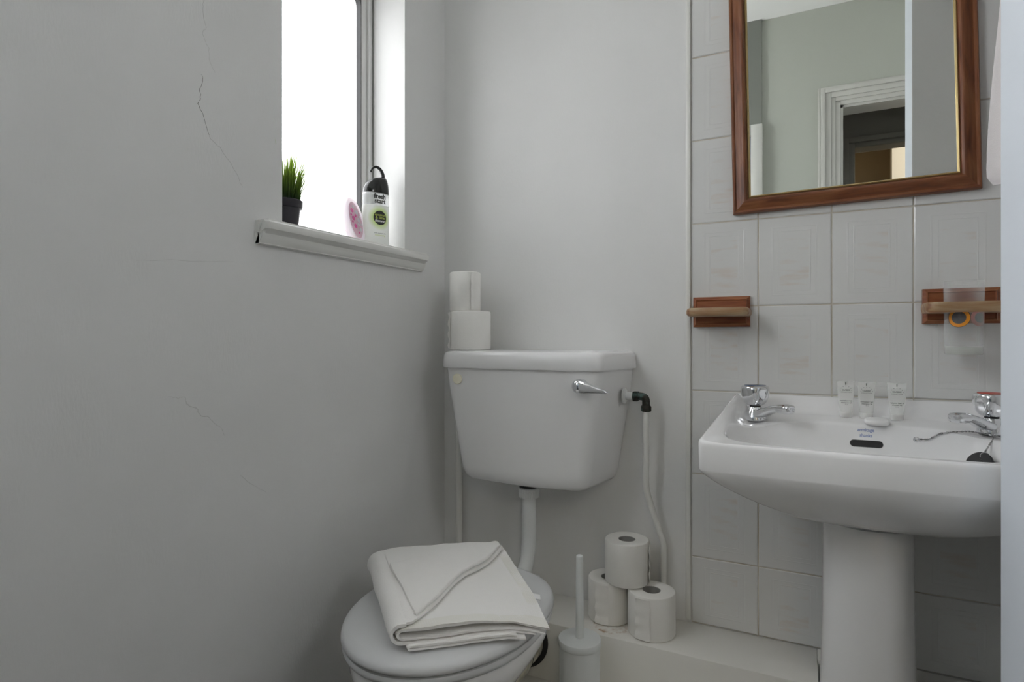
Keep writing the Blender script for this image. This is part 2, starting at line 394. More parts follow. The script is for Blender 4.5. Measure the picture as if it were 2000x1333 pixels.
# grout bed and the tiles over the basin
link('grout_bed', box((0.714, 0.0015, 0.257), (1.42, 0.004, CEIL)), 'grout', wall_back, angle=None)
def tile_mesh(w, h, full=True):
    """glazed tile: rounded edge, a shallow ridge frame and an inner panel"""
    g = 0.0012; W, Hh = w / 2 - g, h / 2 - g
    rings = [(0, 0.004), (0, 0.0010), (0.0006, 0.0002), (0.0018, -0.0004)]
    if full:
        rings += [(0.0275, -0.0004), (0.0283, -0.0006), (0.0301, -0.0006), (0.0309, -0.0004), (0.040, -0.0004), (0.0408, -0.0007), (0.0426, -0.00035)]
    vs = []; fs = []
    for i, (d, y) in enumerate(rings):
        dz = d * (0.78 if d > 0.01 else 1)
        vs += [(-W + d, y, -Hh + dz), (W - d, y, -Hh + dz), (W - d, y, Hh - dz), (-W + d, y, Hh - dz)]
        if i:
            for k in range(4):
                a = (i - 1) * 4 + k; b = (i - 1) * 4 + (k + 1) % 4
                fs.append((a, b, b + 4, a + 4))
    n = len(rings) * 4
    fs.append((n - 4, n - 3, n - 2, n - 1))
    return mesh(vs, fs)
full_tile = tile_mesh(0.150, 0.202); full_tile.materials.append(M['tile'])
TX = [0.714 + 0.150 * i for i in range(5)] + [1.42]
TZ = [0.257, 0.418] + [0.418 + 0.202 * i for i in range(1, 11)] + [CEIL]
rg = random.Random(2)
for i in range(5):
    for j in range(len(TZ) - 1):
        w, h = TX[i + 1] - TX[i], TZ[j + 1] - TZ[j]
        if h < 0.02: continue
        if abs(w - 0.150) < 1e-4 and abs(h - 0.202) < 1e-4: me = full_tile
        else:
            me = tile_mesh(w, h, min(w, h) > 0.12); me.materials.append(M['tile'])
        o = bpy.data.objects.new('tile', me); C.objects.link(o); o.parent = wall_back
        o.location = ((TX[i] + TX[i + 1]) / 2, rg.uniform(-0.0004, 0.0004), (TZ[j] + TZ[j + 1]) / 2)
        o.rotation_euler = (rg.uniform(-0.004, 0.004), 0, rg.uniform(-0.004, 0.004))
# painted edge bead between plaster and tiles
struct(link('trim_1', box((0.7005, -0.0045, 0.262), (0.712, 0.004, CEIL), 0.003, 3), 'paint_gloss'))
# cracks in the plaster of the window wall: thin open ribbons
def crack(pts, w, m):
    vs, fs = [], []
    fine = []
    for (a, b) in zip(pts, pts[1:]):
        for k in range(4):
            t = k / 4; fine.append((lerp(a[0], b[0], t) + random.uniform(-1, 1) * 0.0012, lerp(a[1], b[1], t) + random.uniform(-1, 1) * 0.0012))
    fine.append(pts[-1])
    for i, (y, z) in enumerate(fine):
        ww = 0.62 * w * (0.35 + 0.65 * math.sin(PI * (i + 0.3) / (len(fine)))) * random.uniform(0.6, 1.2) / 2
        y0, z0 = fine[max(i - 1, 0)]; y1, z1 = fine[min(i + 1, len(fine) - 1)]
        L = math.hypot(y1 - y0, z1 - z0) or 1; ny, nz = -(z1 - z0) / L, (y1 - y0) / L
        vs += [(0.0001, y + ny * ww, z + nz * ww), (0.0004, y, z), (0.0001, y - ny * ww, z - nz * ww)]
        if i:
            a = (i - 1) * 3
            fs += [(a, a + 1, a + 4, a + 3), (a + 1, a + 2, a + 5, a + 4)]
    return link('crack', mesh(vs, fs), m, wall_left, angle=None)
crack([(-0.781, 1.553), (-0.784, 1.536), (-0.777, 1.505), (-0.785, 1.493), (-0.772, 1.471), (-0.771, 1.451), (-0.759, 1.432)], 0.0012, 'crack_faint')
crack([(-0.787, 1.419), (-0.783, 1.412), (-0.789, 1.391), (-0.787, 1.374), (-0.792, 1.365), (-0.784, 1.35), (-0.771, 1.315)], 0.0016, 'crack')
crack([(-0.771, 1.315), (-0.769, 1.309), (-0.75, 1.299), (-0.72, 1.269), (-0.701, 1.238)], 0.0011, 'crack_faint')
crack([(-0.846, 0.85), (-0.829, 0.847), (-0.816, 0.847), (-0.814, 0.835), (-0.806, 0.83), (-0.795, 0.826), (-0.788, 0.812), (-0.771, 0.806), (-0.76, 0.793), (-0.745, 0.784), (-0.74, 0.769)], 0.0016, 'crack_faint')
crack([(-0.706, 0.689), (-0.676, 0.662), (-0.646, 0.642)], 0.0012, 'crack_faint')
crack([(-0.90, 1.075), (-0.84, 1.081), (-0.77, 1.088), (-0.72, 1.093)], 0.0009, 'crack_faint')
# boxed-in ledge for the pipes along the back wall, notched for the pedestal, with a low step before it
ledge = struct(link('trim_2', boxes([((0.0, -0.160, 0.0), (0.985, 0.0, 0.257)), ((1.150, -0.160, 0.0), (1.42, 0.0, 0.257)), ((0.985, -0.05, 0.0), (1.150, 0.0, 0.257))], 0.003), 'ledge'), 'white painted boxed ledge along the foot of the wall')
struct(link('trim_3', box((0.0, -0.30, 0.0), (0.985, -0.1605, 0.118), 0.003), 'ledge'), 'low painted step in front of the boxed ledge')
# window: outer frame, casement, gasket, pane, board
window = struct(empty('window_1', (0, 0, 0)), 'tall frosted window set deep in the plaster wall')
def ring_yz(y0, y1, z0, z1, w, x0, x1, bevel=0.002):
    return boxes([((x0, y0, z0), (x1, y0 + w, z1)), ((x0, y1 - w, z0), (x1, y1, z1)), ((x0, y0 + w, z0), (x1, y1 - w, z0 + w)), ((x0, y0 + w, z1 - w), (x1, y1 - w, z1))], bevel)
FZ0 = 1.166
link('window_frame', ring_yz(WY0, WY1, FZ0, WZ1, 0.018, -0.14, -0.108), 'frame_win', window)
link('casement_frame', ring_yz(WY0 + 0.019, WY1 - 0.019, FZ0 + 0.019, WZ1 - 0.019, 0.022, -0.136, -0.114), 'frame_win', window)
def rounded_rect(y0, y1, z0, z1, r, n=8):
    out = []
    for cy, cz, a0 in ((y1 - r, z1 - r, 0), (y0 + r, z1 - r, PI / 2), (y0 + r, z0 + r, PI), (y1 - r, z0 + r, 1.5 * PI)):
        for k in range(n + 1):
            a = a0 + PI / 2 * k / n; out.append((cy + r * math.cos(a), cz + r * math.sin(a)))
    return out
gy0, gy1, gz0, gz1 = WY0 + 0.041, WY1 - 0.041, FZ0 + 0.041, WZ1 - 0.041
o_, i_ = rounded_rect(gy0 - 0.004, gy1 + 0.004, gz0 - 0.004, gz1 + 0.004, 0.008), rounded_rect(gy0 + 0.0035, gy1 - 0.0035, gz0 + 0.0035, gz1 - 0.0035, 0.032)
link('gasket', loft([[(-0.130, y, z) for y, z in o_], [(-0.1155, y, z) for y, z in o_], [(-0.1125, y, z) for y, z in i_], [(-0.130, y, z) for y, z in i_], [(-0.130, y, z) for y, z in o_]], False, False), 'black', window)
link('pane', box((-0.129, gy0, gz0), (-0.127, gy1, gz1)), 'pane', window, angle=None)
link('sealant', box((-0.1085, WY1 - 0.004, FZ0), (-0.104, WY1, WZ1)), 'mould', window, angle=None)
added_window2 = struct(empty('added_window_left', (0, 0, 0)), 'unseen frosted window beside the camera, added to light the room')
link('window_frame', ring_yz(VY0, VY1, VZ0, VZ1, 0.04, -0.14, -0.108), 'frame_win', added_window2)
link('pane', box((-0.129, VY0 + 0.04, VZ0 + 0.04), (-0.127, VY1 - 0.04, VZ1 - 0.04)), 'added_pane', added_window2, angle=None)
added_window3 = struct(empty('added_window_right', (0, 0, 0)), 'small unseen window added to light the room from the right')
link('window_frame', ring_yz(UY0, UY1, UZ0, UZ1, 0.04, 2.10, 2.15), 'frame_win', added_window3)
link('pane', box((2.127, UY0 + 0.04, UZ0 + 0.04), (2.129, UY1 - 0.04, UZ1 - 0.04)), 'added_pane', added_window3, angle=None)
# moulded window board
prof = [(-0.106, 1.176), (-0.106, 1.186), (0.020, 1.181), (0.030, 1.1795), (0.0355, 1.175), (0.0365, 1.169), (0.034, 1.162), (0.026, 1.1575), (0.021, 1.154), (0.019, 1.146), (0.014, 1.138), (0.010, 1.134), (0.0, 1.133), (0.0, 1.176)]
def board(y0, y1):
    bm = bmesh.new()
    rr = []
    for y, sh in ((y0, 0.006), (y0 + 0.006, 0), (y1 - 0.006, 0), (y1, 0.006)):
        rr.append([(x - (sh if x > 0.025 else 0), y, z) for x, z in prof[3:13]])
    return rr
nose = loft(board(-0.673, -0.127))
inner = box((-0.106, WY0 + 0.0, 1.176), (0.0, WY1, 1.1865))
front = boxes([((0.0, -0.673, 1.134), (0.012, -0.127, 1.1795))], 0)
struct(link('trim_4', joined([nose, inner, front, box((-0.0, -0.667, 1.160), (0.031, -0.133, 1.1815), 0.0012)]), 'paint_gloss', angle=30), 'moulded white window board under the frosted window')

# doorway in the wall behind the camera (seen in the mirror), hall and lit room beyond
door = struct(empty('door_1', (0, 0, 0)), 'open doorway with stepped white architrave')
def casing(name, steps, parent):
    for k, (off, w, t) in enumerate(steps):
        x0, x1, z1 = DX0 - off - w, DX1 + off + w, DZ + off + w
        link('casing_step', boxes([((x0, -1.85, 0), (x0 + w, -1.85 + t, z1)), ((x1 - w, -1.85, 0), (x1, -1.85 + t, z1)), ((x0 + w, -1.85, z1 - w), (x1 - w, -1.85 + t, z1))], 0.002), 'casing', parent)
casing('architrave', [(0.0, 0.022, 0.008), (0.022, 0.018, 0.013), (0.040, 0.026, 0.018), (0.066, 0.020, 0.026), (0.086, 0.012, 0.010)], door)
link('door_lining', boxes([((DX0 - 0.0, -1.97, 0), (DX0 + 0.012, -1.85, DZ)), ((DX1 - 0.012, -1.97, 0), (DX1, -1.85, DZ)), ((DX0, -1.97, DZ - 0.012), (DX1, -1.85, DZ))]), 'casing', door, angle=None)
HX0, HX1 = 0.5, 2.9
struct(link('wall_hall', boxes([((HX0, -2.70, 0), (1.234, -2.60, 2.6)), ((1.98, -2.70, 0), (HX1, -2.60, 2.6)), ((1.234, -2.70, 2.085), (1.98, -2.60, 2.6)),
    ((HX0 - 0.1, -2.7, 0), (HX0, -1.95, 2.6)), ((HX1, -2.7, 0), (HX1 + 0.1, -1.95, 2.6)), ((2.15, -1.95, 0), (HX1, -1.90, 2.6))]), 'hall', angle=None))
door2 = struct(empty('door_2', (0, 0, 0)), 'dark framed doorway across the hall')
for off, w, t in ((0.0, 0.03, 0.012), (0.03, 0.03, 0.022)):
    x0, x1, z1 = 1.234 - off - w, 1.98 + off + w, 2.085 + off + w
    link('casing_step', boxes([((x0, -2.60, 0), (x0 + w, -2.60 + t, z1)), ((x1 - w, -2.60, 0), (x1, -2.60 + t, z1)), ((x0 + w, -2.60, z1 - w), (x1 - w, -2.60 + t, z1))], 0.002), 'hall', door2)
struct(link('floor_hall', box((HX0, -4.7, -0.10), (3.2, -1.95, 0.0)), 'floor', angle=None))
struct(link('ceiling_hall', box((HX0, -4.7, 2.6), (3.2, -1.95, 2.7)), 'ceiling', angle=None))
struct(link('wall_room', boxes([((0.5, -4.7, 0), (3.2, -4.6, 2.6)), ((0.5, -4.6, 0), (0.6, -2.7, 2.6)), ((3.1, -4.6, 0), (3.2, -2.7, 2.6))]), 'beige', angle=None))
struct(link('wall_room_nib', box((1.572, -4.0, 0), (3.1, -3.9, 2.6)), 'ceiling', angle=None))
lamp = bpy.data.lights.new('far_room_lamp', 'POINT'); lamp.energy = 8; lamp.color = (1.0, 0.86, 0.66); lamp.shadow_soft_size = 0.12
lo_ = bpy.data.objects.new('far_room_lamp', lamp); lo_.location = (2.1, -3.2, 2.35); C.objects.link(lo_)
# shower doorway beside it: panel painted dark for the unlit recess over a white frame and obscure glass
sd = struct(empty('door_3', (0, 0, 0)), 'white framed shower door under a panel of painted shade')
link('shade_panel', box((0.0, -1.849, 2.055), (0.765, -1.832, CEIL)), 'shade_paint', sd, angle=None)
link('shower_frame', boxes([((0.715, -1.849, 0), (0.77, -1.815, 2.055)), ((0.0, -1.849, 2.0), (0.715, -1.815, 2.055))], 0.003), 'casing', sd)
link('shower_pane', box((0.0, -1.848, 0), (0.715, -1.838, 2.0)), 'shower_glass', sd, angle=None)

# ------------------------------------------------------------------ mirror
MW, MH, MR = 0.466, 0.66, math.radians(-1.15)
mir = tag(empty('framed_mirror', (0.8105, -0.001, 1.2385), (0, MR, 0)), 'rectangular wall mirror in a reddish-brown wooden frame with thin gilt edge', 'mirror')
FP = [(0.0, 0.0), (0.0, 0.012), (0.0025, 0.0165), (0.006, 0.0165), (0.0085, 0.0135), (0.012, 0.0145), (0.018, 0.019), (0.024, 0.0215), (0.029, 0.0205), (0.0325, 0.016), (0.0345, 0.010), (0.0345, 0.0)]
SP = [(0.0345, 0.002), (0.0345, 0.0125), (0.0365, 0.0140), (0.0385, 0.0125), (0.0395, 0.010), (0.0395, 0.002)]
def rail(L, P):
    """one mitred side: runs along local X from 0 to L, outer edge at z = 0, rises towards +z, proud towards -y"""
    return loft([[(d, -h, d) for d, h in P], [(L - d, -h, d) for d, h in P]])
for name, P, m in (('frame_rail', FP, 'wood'), ('gilt_slip', SP, 'gold')):
    for L, loc, ry in ((MW, (0, 0, 0), 0), (MH, (MW, 0, 0), -PI / 2), (MW, (MW, 0, MH), PI), (MH, (0, 0, MH), PI / 2)):
        link(name, rail(L, P), m, mir, loc, (0, ry, 0), 40)
link('mirror_glass', box((0.036, -0.0095, 0.036), (MW - 0.036, -0.004, MH - 0.036)), 'mirror', mir, angle=None)

# ------------------------------------------------------------------ wash basin
BX, BD = 1.07, 0.383
ZC = 0.95
def outline():
    cs = [((-0.256, 0.0), 0.004), ((0.256, 0.0), 0.004), ((0.286, BD - 0.006), 0.022), ((0.14, BD), 0.5), ((0.0, BD + 0.003), 0.5), ((-0.14, BD), 0.5), ((-0.286, BD - 0.006), 0.022)]
    P = []
    for i, (c, r) in enumerate(cs):
        if r > 0.1:
            P.append(Vector(c)); continue
        p, q, s = Vector(cs[i - 1][0]), Vector(c), Vector(cs[(i + 1) % len(cs)][0])
        d0, d1 = (p - q).normalized(), (s - q).normalized()
        for k in range(9):
            t = k / 8
            a, b = q + d0 * r, q + d1 * r
            P.append((1 - t) ** 2 * a + 2 * t * (1 - t) * q + t * t * b)
    out = []
    for i in range(len(P)):
        a, b = P[i], P[(i + 1) % len(P)]
        n = max(1, int((b - a).length / 0.008))
        for k in range(n): out.append(a.lerp(b, k / n))
    return out
OUT = outline()
BC = Vector((0.0, 0.26))
def lip(ang):
    n = 2.8; ca, sa = math.cos(ang), math.sin(ang)
    a = 0.247; b = 0.108 if sa > 0 else 0.176
    r = (abs(ca / a) ** n + abs(sa / b) ** n) ** (-1 / n)
    return Vector((r * ca, r * sa)) + BC
def deck(u, v):
    base = pw(v, [(0.0, -0.160), (0.03, -0.165), (0.085, -0.177), (0.13, -0.185), (0.40, -0.188)])
    for s in (-1, 1):
        d2 = ((u - s * 0.209) / 0.045) ** 2 + ((v - 0.068) / 0.05) ** 2
        base -= 0.010 * math.exp(-d2)
    ridge = lerp(-0.130, -0.187, v / BD)
    half = lerp(0.256, 0.286, v / BD)
    w = max(1 - smooth01((half - abs(u) - 0.004) / 0.042), 1 - smooth01((v - 0.004) / 0.030))
    return base + w * max(0, ridge - base)
rings = []
N = len(OUT)
angs = [math.atan2(p.y - BC.y, p.x - BC.x) for p in OUT]
lips = [lip(a) for a in angs]
def w3(p, z): return (BX + p.x, -p.y, ZC + z)
# underside from the bottom centre outwards, then the rim, the deck, the bowl
zb = -0.352
under = []
for w_ in (0.9999, 0.999, 0.996, 0.99, 0.98, 0.94, 0.88, 0.81, 0.73, 0.64, 0.55, 0.46, 0.37, 0.29, 0.22, 0.16, 0.11, 0.07, 0.04, 0.02, 0.0):
    s = max(0.00002, (1 - w_ ** 1.28)) ** (1 / 1.4)
    r = []
    for p in OUT:
        zap = -0.238
        fv = smooth01((p.y - 0.13) / 0.2)
        ex = 0.45 * fv + 0.8 * (1 - fv)
        q = Vector((p.x * s, 0.13 + (p.y - 0.13) * s ** ex))
        r.append(w3(q, zap + (zb - zap) * w_))
    under.append(r)
rings += under
for k, (ins, dz) in enumerate(((0.0, -0.010), (0.0006, -0.005), (0.0025, -0.0018), (0.006, 0.0))):
    r = []
    for p, a in zip(OUT, lips):
        q = p + (a - p).normalized() * ins
        r.append(w3(q, deck(q.x, q.y) + dz))
    rings.append(r)
for k in range(1, 15):
    t = k / 14
    r = []
    for p, a in zip(OUT, lips):
        d = (a - p).normalized(); q = (p + d * 0.006).lerp(a, t)
        z = deck(q.x, q.y)
        r.append(w3(q, z - (0.0016 if k == 14 else 0.0003 if k == 13 else 0)))
    rings.append(r)
def bowl_prof(s):      # s: 1 at lip, 0 at middle
    return 0.145 * (1 - s ** 3.2)
for s in (0.992, 0.98, 0.965, 0.94, 0.91, 0.87, 0.82, 0.75, 0.67, 0.58, 0.48, 0.36, 0.24, 0.12, 0.04):
    r = []
    for a in lips:
        q = BC + (a - BC) * s
        r.append(w3(q, lerp(deck(a.x, a.y), -0.185, 1 - s) - 0.0016 - bowl_prof(s)))
    rings.append(r)
basin = tag(link('wash_basin', loft(rings), 'ceramic', angle=50), 'white ceramic pedestal wash basin with curved apron below the framed mirror', 'basin')
def bowl_z(u, v):
    d = Vector((u, v)) - BC; a = lip(math.atan2(d.y, d.x)); s = d.length / (a - BC).length
    if s >= 1: return deck(u, v)
    return lerp(deck(a.x, a.y), -0.185, 1 - s) - 0.0016 - bowl_prof(s)
def bowl_frame(u, v):
    e = 0.002; n = Vector((-(bowl_z(u + e, v) - bowl_z(u - e, v)) / (2 * e), (bowl_z(u, v + e) - bowl_z(u, v - e)) / (2 * e), 1)).normalized()
    return Vector((BX + u, -v, ZC + bowl_z(u, v))), n
# overflow slot: flat black fill for the shade inside it, at the bowl back
p0, n0 = bowl_frame(0.001, 0.0985)
ux = Vector((1, 0, 0)); uz = n0.cross(ux).normalized()
def slot(half, r, lift):
    pts = []
    for cx, a0 in ((half - r, -PI / 2), (-half + r, PI / 2)):
        for k in range(11):
            a = a0 + PI * k / 10; pts.append(p0 + ux * (cx + r * math.cos(a)) + uz * (r * math.sin(a)) + n0 * lift)
    return [tuple(p) for p in pts]
link('overflow_slot', loft([slot(0.0285, 0.0068, -0.004), slot(0.0285, 0.0068, 0.0011), slot(0.0278, 0.0061, 0.0011), slot(0.0277, 0.0060, 0.0006)], False, True), 'black', basin)
link('overflow_rim', loft([slot(0.0285, 0.0068, 0.0011), slot(0.0292, 0.0075, 0.0006), slot(0.0285, 0.0068, -0.002)], False, False), 'steel', basin)
def onto_bowl(x, z, uc=0.001, v0=0.0897):
    p, n = bowl_frame(uc + x, v0 - z * 0.42); return p + n * 0.0006
link('maker_mark', joined([text('armitage', 0.0085, lambda x, z: onto_bowl(x, z + 0.0050), 0.0001), text('shanks', 0.0085, lambda x, z: onto_bowl(x, z - 0.0050), 0.0001)]), 'blue_ink', basin, angle=None)
# pedestal
def ped_ring(z, hw, front, back):
    pts = []
    for k in range(48):
        a = 2 * PI * k / 48; n = 2.6
        c, s = math.cos(a), math.sin(a); r = (abs(c) ** n + abs(s) ** n) ** (-1 / n)
        yc = (front + back) / 2; hd = (front - back) / 2
        pts.append((BX - 0.002 + hw * r * c, -(yc + hd * r * s), z))
    return pts
tag(link('basin_pedestal', loft([ped_ring(z, hw, f, b) for z, hw, f, b in ((0.0, 0.094, 0.245, 0.052), (0.02, 0.096, 0.247, 0.052), (0.04, 0.092, 0.242, 0.052), (0.15, 0.085, 0.235, 0.052), (0.28, 0.080, 0.230, 0.052), (0.42, 0.0765, 0.226, 0.052), (0.590, 0.0755, 0.225, 0.052), (0.5955, 0.073, 0.222, 0.054))]), 'ceramic', angle=50),
    'tall white ceramic pedestal column under the wash basin', 'pedestal')

# ------------------------------------------------------------------ pillar taps
def pillar_tap(name, loc, ang, dot, label):
    t = tag(empty(name, loc, (0, 0, ang)), label, 'tap', 'pillar taps on the basin')
    # body and spout run along local +X
    body = lathe([(0.0225, 0.0), (0.0240, 0.0015), (0.0240, 0.004), (0.0225, 0.010), (0.0195, 0.019), (0.0165, 0.026), (0.0140, 0.030), (0.0105, 0.031)], 32)
    link('tap_body', body, 'chrome', t)
    S = []
    for x, w, z0, z1 in ((0.0, 0.0165, 0.003, 0.020), (0.018, 0.0165, 0.006, 0.026), (0.035, 0.0150, 0.013, 0.0315), (0.055, 0.0135, 0.0225, 0.0380), (0.074, 0.0130, 0.0285, 0.0425), (0.079, 0.0130, 0.0245, 0.0435), (0.094, 0.0130, 0.0245, 0.0450), (0.105, 0.0125, 0.0265, 0.0440), (0.1085, 0.009, 0.031, 0.041)):
        r = []
        for k in range(20):
            a = 2 * PI * k / 20; c, s = math.cos(a), math.sin(a); rr = (abs(c) ** 3 + abs(s) ** 3) ** (-1 / 3)
            r.append((x, w * rr * c, (z0 + z1) / 2 + (z1 - z0) / 2 * rr * s))
        S.append(r)
    link('spout', loft(S), 'chrome', t, angle=45)
    R = []
    for z, r, f in ((0.0330, 0.0125, 0), (0.0345, 0.0175, 0.01), (0.038, 0.0215, 0.04), (0.044, 0.0255, 0.08), (0.052, 0.0285, 0.095), (0.061, 0.0302, 0.095), (0.068, 0.0305, 0.075), (0.0725, 0.0298, 0.035), (0.0755, 0.0275, 0.0), (0.0768, 0.0245, 0.0), (0.0770, 0.0225, 0)):
        R.append([(r * (1 - f * (0.5 + 0.5 * math.cos(5 * a + 0.6))) * math.cos(a), r * (1 - f * (0.5 + 0.5 * math.cos(5 * a + 0.6))) * math.sin(a), z) for a in [2 * PI * k / 80 for k in range(80)]])
    h = link('handle', loft(R), 'chrome', t, angle=50)
    link('indicator_disc', lathe([(0.0222, 0.0766), (0.0222, 0.0776), (0.0205, 0.0782), (0.0, 0.0784)], 32), dot, h)
    link('gland', lathe([(0.0115, 0.0305), (0.0115, 0.0340)], 20), 'black', t)
    return t
zt = ZC + deck(-0.208, 0.068)
pillar_tap('pillar_tap', (BX - 0.208, -0.068, zt + 0.0005), math.radians(-47), 'blue_dot', 'chrome pillar tap with dark blue topped knob on the basin near the wooden soap dish')
pillar_tap('pillar_tap', (BX + 0.208, -0.068, zt + 0.0005), math.radians(-133), 'red_dot', 'chrome pillar tap with red topped knob beside the bluish partition edge')

# ------------------------------------------------------------------ plug and chain
plug = tag(empty('basin_plug', (1.237, -0.20, 0.733)), 'black rubber basin plug on a twisted steel chain', 'plug')
pp = Vector((1.237, -0.20, 0.733))
q, nq = bowl_frame(0.181, 0.147)
pp = q + nq * 0.012; plug.location = pp
rot = Vector((0, 0, 1)).rotation_difference((nq + Vector((-0.25, -0.25, 0.2))).normalized()).to_euler()
link('plug_disc', lathe([(0.017, -0.009), (0.0185, -0.006), (0.0215, 0.005), (0.0215, 0.009), (0.020, 0.0105), (0.007, 0.0105), (0.006, 0.013), (0.0, 0.0132)], 32), 'black', plug, (0, 0, 0), rot)
def chain(pts, name, parent, r=0.0021):
    path = smooth_path(pts, 14); out = []; acc = 0.0; flip = 0; last = path[0]
    bm = bmesh.new()
    for p in path[1:]:
        acc += (p - last).length
        if acc > 0.0032:
            acc = 0; d = (p - last).normalized(); flip += 1
            M4 = Matrix.Translation(p) @ d.to_track_quat('X', 'Z').to_matrix().to_4x4() @ Matrix.Rotation(flip * 1.3, 4, 'X') @ Matrix.Diagonal((1.5, 1.0, 0.5, 1))
            bmesh.ops.create_icosphere(bm, subdivisions=1, radius=r, matrix=M4)
        last = p
    o = link(name, bmesh_to(bm), 'steel', parent); o.location = -parent.location
    o['kind'] = 'stuff'
    return o
pa, na = bowl_frame(0.0853, 0.0955)
eye = pa + na * 0.006
def on(u, v, h=0.003): return Vector((BX + u, -v, ZC + bowl_z(u, v) + h))
pts = [eye + Vector((0.004, -0.002, 0.0)), on(0.105, 0.1005, 0.009), on(0.125, 0.0985, 0.008), on(0.1566, 0.0985), on(0.176, 0.084, 0.003), on(0.205, 0.105, 0.004), on(0.200, 0.118), pp + Vector((0.004, 0.004, 0.020))]
for i in range(1, len(pts) - 1):
    u, v = pts[i].x - BX, -pts[i].y
    pts[i].z = max(pts[i].z, ZC + bowl_z(u, v) + 0.003)
chain(pts, 'chain', plug)
link('plug_ring', tube([tuple(pp - plug.location + Vector((0.004 + 0.007 * math.cos(a), 0.004 * math.cos(a), 0.017 + 0.006 * math.sin(a)))) for a in [2 * PI * k / 20 for k in range(21)]], 0.0009, 8, False), 'steel', plug)
link('chain_stay', joined([lathe([(0.0055, 0.0), (0.0055, 0.001), (0.0035, 0.003), (0.0, 0.0036)], 20), tube([(0.0045 * math.cos(a), 0.0, 0.006 + 0.0045 * math.sin(a)) for a in [2 * PI * k / 20 for k in range(21)]], 0.0010, 8, False)]), 'chrome', plug, tuple(pa - plug.location), Vector((0, 0, 1)).rotation_difference(na).to_euler())

# ------------------------------------------------------------------ miniature toiletry tubes and soap on the basin shelf
def toiletry_tube(x, y, rz, label, lines):
    z = ZC + deck(x - BX, -y)
    t = tag(empty('toiletry_tube', (x, y, z), (0, 0, rz)), label, 'tube', 'miniature toiletry tubes on the basin')
    R = []
    def size(h):
        f = h / 0.073
        return lerp(0.0115, 0.0172, f), lerp(0.0105, 0.0012, f ** 1.1)
    for h in (0.012, 0.013, 0.022, 0.032, 0.042, 0.052, 0.060, 0.066, 0.067, 0.076):
        hw, hd = size(min(h, 0.073)); hd = max(hd, 0.0009) if h < 0.0665 else 0.0009
        R.append([(hw * math.copysign(abs(math.cos(a)) ** 0.9, math.cos(a)), hd * math.sin(a), h) for a in [2 * PI * k / 32 for k in range(32)]])
    link('tube_body', loft(R), 'tube', t, angle=60)
    link('tube_cap', lathe([(0.0112, 0.0), (0.0118, 0.001), (0.0118, 0.011), (0.0110, 0.0122), (0.004, 0.0124)], 32), M['tube_cap'], t)
    def onto(xc, zc):
        def f(px, pz):
            h = zc + pz; hw, hd = size(h); xx = xc + px
            return (xx, -hd * math.sqrt(max(0.0, 1 - (xx / hw) ** 2)) - 0.0005, h)
        return f
    L = [text('CLASSIC', 0.0042, onto(0, 0.0575), 0.00012), text('COLLECTION', 0.0032, onto(0, 0.0530)), text(lines[0], 0.0038, onto(0, 0.0350), 0.00008), text(lines[1], 0.0038, onto(0, 0.0310), 0.00008), text('30 ml', 0.0026, onto(0, 0.0272))]
    link('print', joined(L), 'ink', t, angle=None)
    bm = bmesh.new()
    for k in range(7):
        a = PI * (k + 0.0) / 6; f = onto(0, 0); cx, cz = 0.0105 * math.cos(a), 0.0570 + 0.0085 * math.sin(a)
        vs_ = [bm.verts.new(f(cx + (0.0010 if i % 2 else 0.0004) * math.cos(i * PI / 5 + PI / 10), cz + (0.0010 if i % 2 else 0.0004) * math.sin(i * PI / 5 + PI / 10))) for i in range(10)]
        bm.faces.new(vs_)
    so = link('star_print', bmesh_to(bm), 'ink', t, angle=None); so['kind'] = 'stuff'
    link('hang_slot', box((-0.0007, -0.0016, 0.0685), (0.0007, 0.0016, 0.0735)), 'ink', t, angle=None)
    return t
M['tube_cap'] = thin('clear_cap_plastic', (0.90, 0.90, 0.88), 0.42, 0.2)
TXT = ('revitalising hair', 'shampoo gel')
toiletry_tube(1.038, -0.045, math.radians(8), 'clear miniature toiletry tube on the basin, furthest from the red topped tap', TXT)
toiletry_tube(1.0755, -0.047, math.radians(6), 'clear miniature toiletry tube standing directly behind the small white soap', TXT)
toiletry_tube(1.129, -0.047, math.radians(-4), 'clear miniature toiletry tube standing apart from the other two, nearer the red topped tap', ('relaxing bath &', 'shower gel'))
sz = ZC + deck(0.02, 0.078)
tilt = math.atan((deck(0.02, 0.09) - deck(0.02, 0.065)) / 0.025)
R = []
for z, s in ((0.0, 0.90), (0.002, 0.985), (0.005, 1.0), (0.008, 0.96), (0.0095, 0.86), (0.010, 0.7)):
    R.append([(0.0222 * s * math.copysign(abs(math.cos(a)) ** 0.75, math.cos(a)), 0.0150 * s * math.copysign(abs(math.sin(a)) ** 0.75, math.sin(a)), z) for a in [2 * PI * k / 40 for k in range(40)]])
tag(link('soap_bar', loft(R), 'soap_mat', None, (1.0905, -0.082, ZC + deck(0.02, 0.082) + 0.0022), (-tilt, 0, 0.05), 60), 'small white oval guest soap lying in front of the clear tubes', 'soap')

